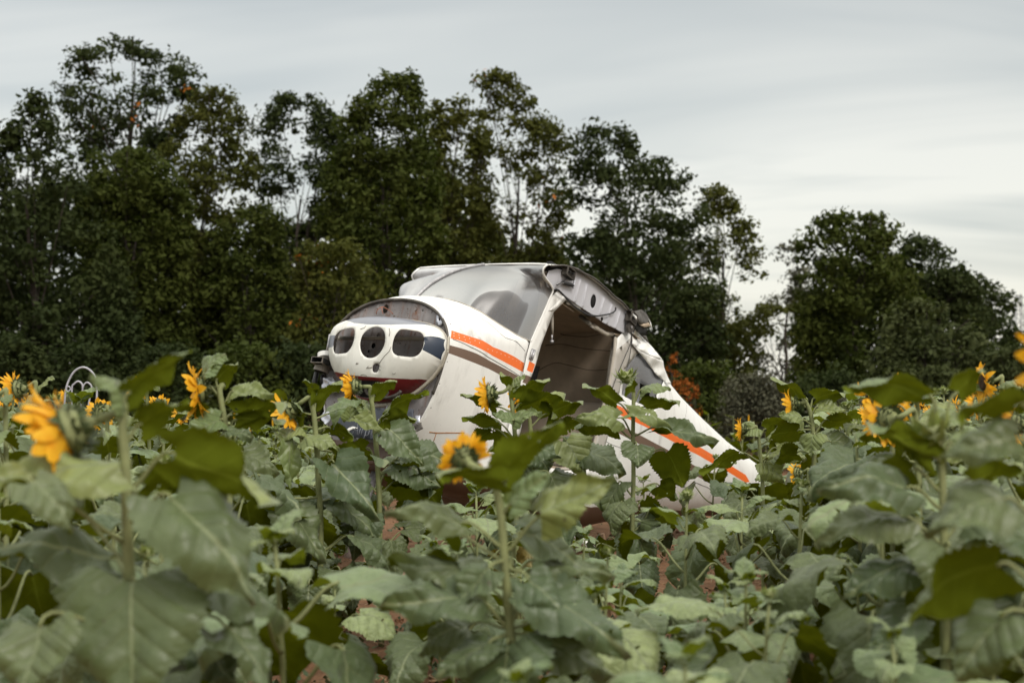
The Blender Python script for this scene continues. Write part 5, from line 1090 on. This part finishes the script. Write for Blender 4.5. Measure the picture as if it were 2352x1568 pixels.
# dry tan grass strip at the edge of the wood
gr = MB()
for _ in range(5200):
    Y = rw.uniform(30, 40); x = Y * rw.uniform(-.42, .42); l = rw.uniform(.15, .5); p = Vector((x, Y, -.05)); d = Vector((rw.uniform(-.3, .3) * l, rw.uniform(-.2, .2) * l, l))
    gr.add([p - Vector((.02, 0, 0)), p + Vector((.02, 0, 0)), p + d], [(0, 1, 2)])
o = gr.build('dry_grass', [plain('dry_grass', (.20, .15, .085), .9, 0, .4, 2)], None); tag(o, 'strip of dry brown grass along the edge of the wood', 'grass', None, 'stuff')
# stakes of wood near the wreck
for nm, p0, p1, lab in [('wooden_stake', at(1383, 1225, 8.6), at(1402, 1300, 8.6), 'pale splintered wooden stake leaning in the soil below the doorway'), ('wooden_stake', at(842, 1215, 9.6), at(832, 1262, 9.6), 'short rusty-brown stake standing in soil under the nose')]:
    mb = MB(); p1.z = min(p1.z, 0.0) - .02; mb.tube([p0, (p0 + p1) / 2 + Vector((.01, 0, 0)), p1], [.016, .019, .02], 6); o = mb.build(nm, plain('splintered_wood', (.42, .27, .17), .8, 0, .4, 25, .5), None, False); tag(o, lab, 'stake')
mb = MB(); pl = at(900, 1245, 10.6); mb.box((0, 0, 0), (1.3, .18, .04)); o = mb.build('wooden_plank', plain('grey_plank', (.30, .19, .13), .85, 0, .3, 12, .4), None, False); o.location = (pl.x, pl.y, .045); o.rotation_euler = (0, 0, .1); tag(o, 'weathered plank lying flat on the soil beneath the nose', 'plank')
# white wire hoops (garden chair back)
hoY = 13.0
def hpt(x, y): return at((200 + x / 4.48) / 1.7415, (1400 + y / 4.48) / 1.7415, hoY)
hoop = empty('garden_chair', (hpt(560, 700).x, hoY, 0), 'white wire garden chair back with looped arches behind the left sunflowers', 'chair')
def hp(pts, n=5): return [p - hoop.location for p in catmull([hpt(*q) for q in pts], n)]
wm_ = plain('white_wire_paint', (.42, .41, .45), .45)
mb = MB(); mb.tube(hp([(270, 1500), (262, 1000), (285, 720), (330, 560), (420, 400), (530, 320), (630, 312), (730, 370), (800, 470), (838, 620), (835, 900), (805, 1180), (790, 1500)]), .009, 8); mb.build('back_frame', wm_, hoop)
for pts in ([(395, 1300), (392, 700), (430, 610), (500, 558), (560, 590), (585, 670), (560, 950), (540, 1300)], [(580, 700), (610, 620), (660, 580), (715, 605), (748, 680), (700, 930), (662, 1250)]):
    mb = MB(); mb.tube(hp(pts), .008, 6); mb.build('back_loop', wm_, hoop)
mb = MB(); c0 = hpt(325, 690) - hoop.location; mb.tube([c0 + Vector((.022 * math.cos(t), 0, .022 * math.sin(t))) for t in np.linspace(0, 6.3, 14)], .006, 6); mb.build('scroll', wm_, hoop)
z0 = .45; mb = MB(); mb.box((.0, -.2, z0), (.46, .44, .02)); mb.build('seat', wm_, hoop, False)
for sx in (-.21, .21):
    for sy in (-.40, 0): mb = MB(); mb.tube([(sx, sy, z0), (sx * 1.1, sy * 1.05, 0)], .012, 6); mb.build('leg', wm_, hoop)

# ------------------------------------------------------------------ the wood
def tree_mat(name, a, b, tr, seed=0):
    m = NM(name); c = m.coord('Object'); n1 = m.noise(.55, 3, .6, c); n2 = m.noise(5, 3, .7, c)
    col = m.mix(m.step(n1, .35, .65), a, b); col = m.mix(m.math('MULTIPLY', m.step(n2, .3, .75), .5), col, tuple(k * 1.5 for k in b))
    m.set(base=col, rough=.8, spec=.12)
    t = m.n('BsdfTranslucent'); t.inputs[0].default_value = tr + (1,)
    x = m.n('MixShader'); x.inputs[0].default_value = .22; m.L.new(m.p.outputs[0], x.inputs[1]); m.L.new(t.outputs[0], x.inputs[2]); m.L.new(x.outputs[0], m.out.inputs[0]); return m.m
TM = {'g': tree_mat('foliage_green', (.024, .036, .007), (.050, .060, .011), (.05, .08, .006)), 'o': tree_mat('foliage_olive', (.034, .043, .009), (.064, .068, .013), (.09, .10, .012)),
      'd': tree_mat('foliage_dark', (.018, .028, .009), (.036, .046, .013), (.03, .05, .01)), 'b': tree_mat('foliage_bluish', (.034, .044, .016), (.062, .072, .026), (.05, .07, .012)),
      'r': tree_mat('foliage_orange', (.19, .055, .010), (.27, .085, .016), (.2, .06, .01)), 'w': tree_mat('foliage_grey', (.06, .062, .040), (.10, .10, .065), (.06, .06, .03)), 'p': tree_mat('foliage_autumn_fleck', (.28, .09, .02), (.38, .13, .02), (.4, .12, .02))}
bark = plain('bark', (.045, .035, .028), .95, 0, .35, 6, .6)
def tree(name, Y, prof, mat, label, cat='tree', dens_=1.0, leaf=.125, clump=.40, seed=0, trunk=None, group='trees of the wood behind the field', fleck=0, gap=.0, deep=.8):
    """prof: rows (py, x_left, x_right) of the crown as seen; crown built in the round at distance Y"""
    r = random.Random(seed); pys = [q[0] for q in prof]; top, bot = min(pys), max(pys); prof = sorted(prof)
    zt = at(0, top, Y).z; zb = at(0, bot, Y).z
    def row(py): return float(np.interp(py, [q[0] for q in prof], [q[1] for q in prof])), float(np.interp(py, [q[0] for q in prof], [q[2] for q in prof]))
    cx = trunk if trunk is not None else sum(q[1] + q[2] for q in prof) / 2 / len(prof)
    base = at(cx, 920, Y); root = empty(name, (base.x, Y, 0), label, cat, group)
    area = sum((row(p)[1] - row(p)[0]) * 10 for p in np.arange(top, bot, 10)) * (Y / FPX) ** 2
    sp = set(); nc = int(area / (clump ** 2) * 5.6 * dens_); cl = []
    for _ in range(nc):
        for _t in range(20):
            py = r.uniform(top, bot); xl, xr = row(py); w_ = (xr - xl) / 2
            if r.random() * max(q[2] - q[1] for q in prof) / 2 < w_: break
        f = r.uniform(-1, 1); f = math.copysign(abs(f) ** .8, f); px = (xl + xr) / 2 + f * w_
        hd = w_ * Y / FPX * math.sqrt(max(0, 1 - f * f)) * deep; dy = r.uniform(-1, 1) * hd
        p = at(px, py, Y); p = Vector((p.x, Y + dy, p.z))
        pad_ = clump * FPX / Y * .25; qx = CPX + FPX * p.x / p.y; qy = HPY - FPX * (p.z - CAM_H) / p.y
        if any(((qx - a) / (c_ + pad_)) ** 2 + ((qy - b) / (d_ + pad_)) ** 2 < 1 for a, b, c_, d_ in HOLES): continue
        # real gaps: skip clumps where a slow noise is low
        if mnz.noise(Vector((p.x * .75 + seed, p.y * .35, p.z * .75))) < (gap + (.05 if gap > .11 else 0)) - .55: continue
        cl.append(p)
    for _ in range(int(len(cl) * .17)):      # ragged sprigs that break the outline
        py = r.uniform(top, top + (bot - top) * .75); xl, xr = row(py); sd_ = r.choice((-1, 1)); px = (xl + xr) / 2 + sd_ * (xr - xl) / 2 * r.uniform(.9, 1.12) if r.random() < .6 else r.uniform(xl, xr)
        py2 = py - r.uniform(0, 16) if px != px else py; p = at(px, py, Y); cl.append(Vector((p.x, Y + r.uniform(-.6, .6), p.z))); sp.add(len(cl) - 1)
    for _ in range(int(6 + (prof[0][2] - prof[0][1]) / 10)):
        p = at(r.uniform(prof[0][1], prof[0][2]), top - r.uniform(-16, 3), Y); cl.append(Vector((p.x, Y + r.uniform(-.5, .5), p.z))); sp.add(len(cl) - 1)
    q = MB(); V_ = []; F_ = []; nl = max(14, int(58 * (clump / .5) ** 2 * (.14 / leaf) ** 1.6)); rn = np.random.RandomState(seed)
    fm = []
    for ip, p in enumerate(cl):
        sz = clump * (r.uniform(.28, .5) if ip in sp else r.uniform(.55, 1.2)); k = int(nl * r.uniform(.7, 1.3) * (.35 if ip in sp else 1)); d = rn.normal(size=(k, 3)); d /= np.linalg.norm(d, axis=1)[:, None]; rad_ = sz * rn.random(k) ** .45; c = np.array(p - root.location) + d * rad_[:, None] * np.array([1.05, 1.05, .72])
        nv = d * .6 + rn.normal(size=(k, 3)) * .6 + np.array([0, 0, .5]); nv /= np.linalg.norm(nv, axis=1)[:, None]; a = np.cross(nv, rn.normal(size=(k, 3))); a /= np.linalg.norm(a, axis=1)[:, None] + 1e-9; b = np.cross(nv, a); s = (leaf * r.uniform(.7, 1.15) * rn.uniform(.55, 1.3, k))[:, None]
        b0 = sum(len(v) for v in V_); quad = np.stack([c - a * s * .62, c + b * s * .34, c + a * s * .62, c - b * s * .34], 1).reshape(-1, 3); V_.append(quad); idx = b0 + np.arange(k)[:, None] * 4 + np.arange(4)[None]; F_.append(idx)
        isf = r.random() < fleck; fm += list((rn.random(k) < (.14 if isf else .0)).astype(int))
    V = np.concatenate(V_); Fc = np.concatenate(F_)
    me = bpy.data.meshes.new('crown'); me.vertices.add(len(V)); me.vertices.foreach_set('co', V.astype(np.float32).ravel()); me.loops.add(len(Fc) * 4); me.loops.foreach_set('vertex_index', Fc.astype(np.int32).ravel()); me.polygons.add(len(Fc)); me.polygons.foreach_set('loop_start', (np.arange(len(Fc)) * 4).astype(np.int32)); me.polygons.foreach_set('loop_total', np.full(len(Fc), 4, dtype=np.int32))
    me.materials.append(TM[mat]); me.materials.append(TM['p']); me.polygons.foreach_set('material_index', np.array(fm, dtype=np.int32)); me.update(calc_edges=True)
    o = bpy.data.objects.new('crown', me); COL.objects.link(o); o.parent = root
    # trunk with limbs that reach into the crown
    tb = MB(); zt2 = zb + (zt - zb) * .66; tx = ((row(top + (bot - top) * .2)[0] + row(top + (bot - top) * .2)[1]) / 2 - cx) * Y / FPX; r0 = .011 * zt + .03
    tp = [Vector((tx * (k / 7) ** 1.5 + r.uniform(-.08, .08), r.uniform(-.08, .08), -.1 + (zt2 + .1) * k / 7)) for k in range(8)]; tb.tube(tp, [r0 * (1 - .85 * k / 7) for k in range(8)], 7)
    for _ in range(min(34, max(6, len(cl) // 8))):
        p = r.choice(cl) - root.location; kf = max(.8, min(6.4, 7 * p.z * r.uniform(.45, .85) / max(zt2, .1))); k = int(kf); a = tp[k].lerp(tp[k + 1], kf - k); tb.tube([a, a.lerp(p, .5) + Vector((r.uniform(-.15, .15), 0, r.uniform(-.1, .2))), p], [r0 * .32 * (1 - k / 9), r0 * .2 * (1 - k / 9), .012], 4, 0, False)
    tb.build('trunk', bark, root); TR.append(len(Fc)); return root
TR = []
# places where the sky shows between the crowns (as real gaps in the foliage of every tree standing there)
HOLES = [(543, 455, 44, 26), (154, 355, 22, 20), (256, 360, 22, 14), (300, 330, 16, 12), (700, 440, 18, 12), (759, 555, 16, 14), (640, 470, 20, 12), (1129, 373, 12, 20), (1202, 449, 28, 14), (1149, 489, 14, 26), (1225, 500, 16, 12), (1302, 397, 14, 22), (1302, 558, 20, 18), (1342, 590, 18, 12), (1325, 520, 12, 20), (1564, 477, 20, 22), (1612, 538, 20, 24), (1806, 741, 34, 18), (1755, 788, 28, 16), (1825, 807, 22, 16), (1731, 675, 24, 20), (1775, 640, 30, 34), (1660, 655, 14, 12), (1190, 540, 14, 12), (590, 330, 14, 26), (410, 250, 14, 16), (960, 300, 8, 10), (2290, 780, 20, 12), (2320, 740, 22, 14)]
# nearest screen of tall trees, left to right (silhouettes read off the photograph)
tree('maple_tree', 33, [(222, 78, 96), (258, 62, 108), (300, 30, 128), (345, -30, 160), (430, -80, 190), (520, -90, 230), (650, -90, 280), (800, -90, 320), (930, -90, 330)], 'd', 'dark tree filling the left edge with a thin feathery top', seed=1, gap=.15, dens_=.9)
tree('oak_tree', 38, [(92, 270, 300), (120, 190, 330), (150, 165, 435), (210, 150, 445), (260, 150, 425), (320, 165, 400), (380, 170, 350), (430, 190, 320)], 'd', 'tallest tree at upper left with round open crown and a rusty patch', seed=2, gap=.2, dens_=.75, fleck=.03, trunk=290)
tree('maple_tree', 37, [(215, 470, 530), (260, 430, 545), (320, 400, 575), (400, 330, 580), (470, 260, 560), (560, 230, 520), (700, 230, 500), (900, 250, 520)], 'o', 'olive tree with ragged top just right of the tallest tree', seed=3, gap=.12, dens_=.85)
tree('maple_tree', 35, [(350, 215, 330), (420, 200, 420), (520, 190, 430), (650, 200, 420), (800, 200, 430), (950, 200, 440)], 'g', 'broad green tree below the tallest crown at left', seed=4, gap=.05)
tree('beech_tree', 40, [(228, 640, 720), (260, 610, 765), (330, 595, 780), (400, 590, 775), (480, 600, 770), (540, 600, 760), (640, 580, 740), (760, 570, 740), (900, 560, 740)], 'd', 'dark rounded tree with sky showing through, left of the tallest middle tree', seed=5, gap=.17, dens_=.8, trunk=690)
tree('maple_tree', 36, [(480, 560, 620), (540, 500, 640), (640, 470, 660), (760, 450, 680), (900, 440, 700)], 'g', 'mid-height green tree between the left and middle groups', seed=6, gap=.1, dens_=.9)
tree('maple_tree', 35, [(175, 880, 950), (230, 830, 965), (290, 790, 975), (370, 770, 985), (450, 750, 1000), (540, 740, 1010), (650, 760, 1010), (800, 800, 1020), (900, 800, 1020)], 'g', 'large bushy green tree rising above the fuselage nose', seed=7, gap=.05, dens_=1.05)
tree('maple_tree', 38, [(240, 1000, 1070), (290, 960, 1100), (360, 960, 1120), (450, 960, 1130), (560, 970, 1130), (700, 980, 1120), (880, 980, 1120)], 'o', 'olive tree with low flat top, right of the large bushy tree', seed=8, gap=.12, dens_=.85)
tree('poplar_tree', 39, [(172, 1105, 1165), (215, 1100, 1205), (260, 1095, 1235), (320, 1090, 1300), (390, 1090, 1310), (470, 1100, 1300), (560, 1110, 1290), (680, 1120, 1290), (860, 1120, 1300)], 'o', 'pointed twin-topped tree above the windshield with many sky gaps', seed=9, gap=.24, dens_=.68, fleck=.02)
tree('oak_tree', 36, [(295, 1350, 1420), (340, 1330, 1450), (390, 1310, 1540), (440, 1300, 1600), (520, 1300, 1620), (600, 1300, 1640), (700, 1310, 1650), (820, 1330, 1650), (930, 1340, 1650)], 'd', 'dark leaning tree above the wing root', seed=10, gap=.13, dens_=.85, trunk=1470)
tree('poplar_tree', 38, [(432, 1630, 1660), (490, 1610, 1700), (560, 1600, 1740), (620, 1590, 1755), (700, 1590, 1760), (800, 1590, 1750), (900, 1580, 1750)], 'o', 'slender conical tree above the tail, sky behind its lower branches', seed=11, gap=.24, dens_=.66, trunk=1640)
tree('birch_tree', 42, [(560, 1795, 1830), (620, 1770, 1840), (700, 1755, 1850), (780, 1740, 1850), (860, 1730, 1860)], 'w', 'sparse thin grey-green sapling between the two large tree groups', dens_=.45, seed=12, gap=.3, clump=.4)
tree('oak_tree', 35, [(495, 1890, 2020), (540, 1860, 2040), (600, 1850, 2060), (680, 1845, 2100), (760, 1850, 2130), (850, 1840, 2140), (950, 1820, 2150)], 'g', 'rounded green oak at right, tallest of the right group', seed=13, gap=.06, dens_=1.0)
tree('oak_tree', 37, [(550, 2090, 2130), (600, 2040, 2180), (650, 2030, 2230), (720, 2040, 2250), (820, 2050, 2260), (920, 2060, 2260)], 'd', 'dark oak sloping down right of the rounded oak', seed=14, gap=.08)
tree('oak_tree', 39, [(632, 2200, 2250), (680, 2180, 2310), (730, 2170, 2340), (790, 2170, 2350), (880, 2180, 2370)], 'd', 'low dark tree at the right end of the skyline with open branches', seed=15, gap=.22, dens_=.7)
tree('maple_tree', 31, [(700, 2080, 2170), (760, 2040, 2220), (830, 2010, 2260), (930, 1990, 2290)], 'b', 'pale bluish-green leafy tree in front of the right oaks', cat='tree', seed=16, leaf=.12)
tree('birch_tree', 32, [(560, 700, 800), (640, 690, 860), (720, 690, 880), (820, 690, 880), (920, 680, 880)], 'o', 'olive-brown tree with orange flecks behind the fuselage nose', seed=17, gap=.12, dens_=.8, fleck=.05, leaf=.11)
tree('maple_tree', 40, [(700, 1740, 1850), (760, 1720, 1870), (850, 1700, 1880), (950, 1700, 1880)], 'o', 'lower olive tree in the gap right of the tail', seed=18, gap=.25, dens_=.6)
# second screen behind, which closes the lower half
tree('maple_tree', 44, [(430, 150, 300), (520, -60, 420), (650, -90, 520), (800, -90, 560), (980, -90, 560)], 'd', 'dense dark tree deep in the wood at left', seed=21, dens_=.9, clump=.75, leaf=.22)
tree('maple_tree', 44, [(520, 620, 740), (600, 540, 800), (720, 520, 900), (980, 500, 920)], 'd', 'dark tree deep in the wood behind the nose', seed=22, dens_=.85, clump=.75, leaf=.22, gap=.1)
tree('maple_tree', 44, [(360, 850, 960), (460, 800, 1080), (620, 800, 1180), (800, 860, 1240), (980, 880, 1260)], 'g', 'dark green tree deep in the wood above the roof', seed=23, dens_=.85, clump=.75, leaf=.22, gap=.08)
tree('maple_tree', 45, [(560, 1240, 1420), (650, 1180, 1560), (760, 1180, 1700), (980, 1180, 1760)], 'd', 'dark tree deep in the wood behind the cabin', seed=24, dens_=.85, clump=.75, leaf=.22, gap=.08)
tree('maple_tree', 44, [(620, 1900, 2080), (720, 1850, 2250), (850, 1800, 2380), (980, 1780, 2420)], 'd', 'dark tree deep in the wood at right', seed=25, dens_=.9, clump=.75, leaf=.22)
# the wood goes on past both edges of the picture
tree('maple_tree', 36, [(280, -330, -200), (380, -420, -110), (600, -450, -80), (950, -450, -70)], 'g', 'green tree beyond the left end of the picture', seed=31, dens_=.8)
tree('oak_tree', 38, [(350, -760, -600), (480, -850, -460), (700, -880, -420), (980, -880, -400)], 'd', 'dark tree farther beyond the left end of the picture', seed=32, dens_=.7, clump=.6, leaf=.18)
tree('oak_tree', 40, [(720, 2470, 2600), (780, 2400, 2700), (880, 2380, 2760), (980, 2380, 2780)], 'd', 'low dark tree beyond the right end of the picture', seed=33, dens_=.8)
# understorey bushes along the edge of the field
bush = [(-10, 780, 200, 'd', 'dark bush at the left edge behind the chair'), (200, 800, 190, 'd', 'black-green bush behind the white garden chair'), (400, 800, 170, 'd', 'dark bush between chair and broad bloom'), (560, 790, 150, 'g', 'green bush behind the left sunflowers'), (700, 800, 140, 'd', 'dark bush left of the nose'), (1620, 840, 130, 'g', 'green bush behind the tail'), (1900, 860, 150, 'd', 'dark bush right of the grey bush'), (2120, 850, 190, 'b', 'bluish bush before the oaks at right'), (2330, 800, 160, 'b', 'leafy bush at the right edge')]
for i, (x, t, w_, mt, lb) in enumerate(bush):
    tree('bush', 29.5 + (i % 3) * .5, [(t, x - w_ * .3, x + w_ * .3), (t + 50, x - w_ * .55, x + w_ * .55), (t + 120, x - w_ * .62, x + w_ * .62), (1045, x - w_ * .6, x + w_ * .6)], mt, lb, 'bush', 1.0, .11, .42, 40 + i, None, 'bushes along the edge of the wood')
tree('bush', 28, [(865, 1700, 1760), (895, 1675, 1800), (960, 1665, 1810), (1045, 1660, 1810)], 'w', 'rounded grey bush right behind the tail', 'bush', 1.3, .07, .3, 60, None, 'bushes along the edge of the wood')
tree('bush', 28, [(920, 1900, 1990), (945, 1880, 2020), (1045, 1880, 2020)], 'w', 'small grey bush between the right sunflowers', 'bush', 1.3, .07, .3, 61, None, 'bushes along the edge of the wood')
tree('sapling', 26, [(815, 1541, 1549), (850, 1530, 1554), (900, 1526, 1560), (945, 1534, 1562)], 'r', 'narrow orange autumn sapling behind the torn tail fairing', 'sapling', .32, .06, .11, 62, None, 'orange saplings behind the tail')
tree('sapling', 26, [(868, 1568, 1580), (900, 1560, 1600), (950, 1560, 1605)], 'r', 'lower orange sapling right of the taller one', 'sapling', .3, .06, .11, 63, None, 'orange saplings behind the tail')
# transmission pylon far beyond the trees
pyY = 420.; pp = at(2339, 920, pyY); py_ = empty('transmission_pylon', (pp.x, pyY, 0), 'distant lattice power pylon peeking over the right end of the trees', 'pylon')
H0 = at(0, 676, pyY).z; mb = MB()
for sx in (-1, 1):
    for sy in (-1, 1): mb.tube([(sx * 3.2, sy * 3.2, 0), (sx * .6, sy * .6, H0)], .16, 4)
for k in range(10):
    z = H0 * k / 10; w1 = 3.2 - 2.6 * k / 10; w2 = 3.2 - 2.6 * (k + 1) / 10
    for sg in (-1, 1): mb.tube([(-sg * w1, -w1, z), (sg * w2, -w2, z + H0 / 10)], .09, 3)
mb.build('lattice_mast', plain('galvanised_steel', (.12, .12, .13), .6), py_)
for z, l in ((.90, 13), (.74, 10)):
    mb = MB(); mb.tube([(-l, 0, H0 * z), (l, 0, H0 * z)], .13, 4); mb.tube([(l, 0, H0 * z), (0, 0, H0 * (z + .08))], .1, 4); mb.tube([(-l, 0, H0 * z), (0, 0, H0 * (z + .08))], .1, 4); mb.build('cross_arm', plain('galvanised_steel', (.12, .12, .13), .6), py_)
print('leaf quads', sum(TR), len(TR), 'field plants', cnt, 'tries', tries)
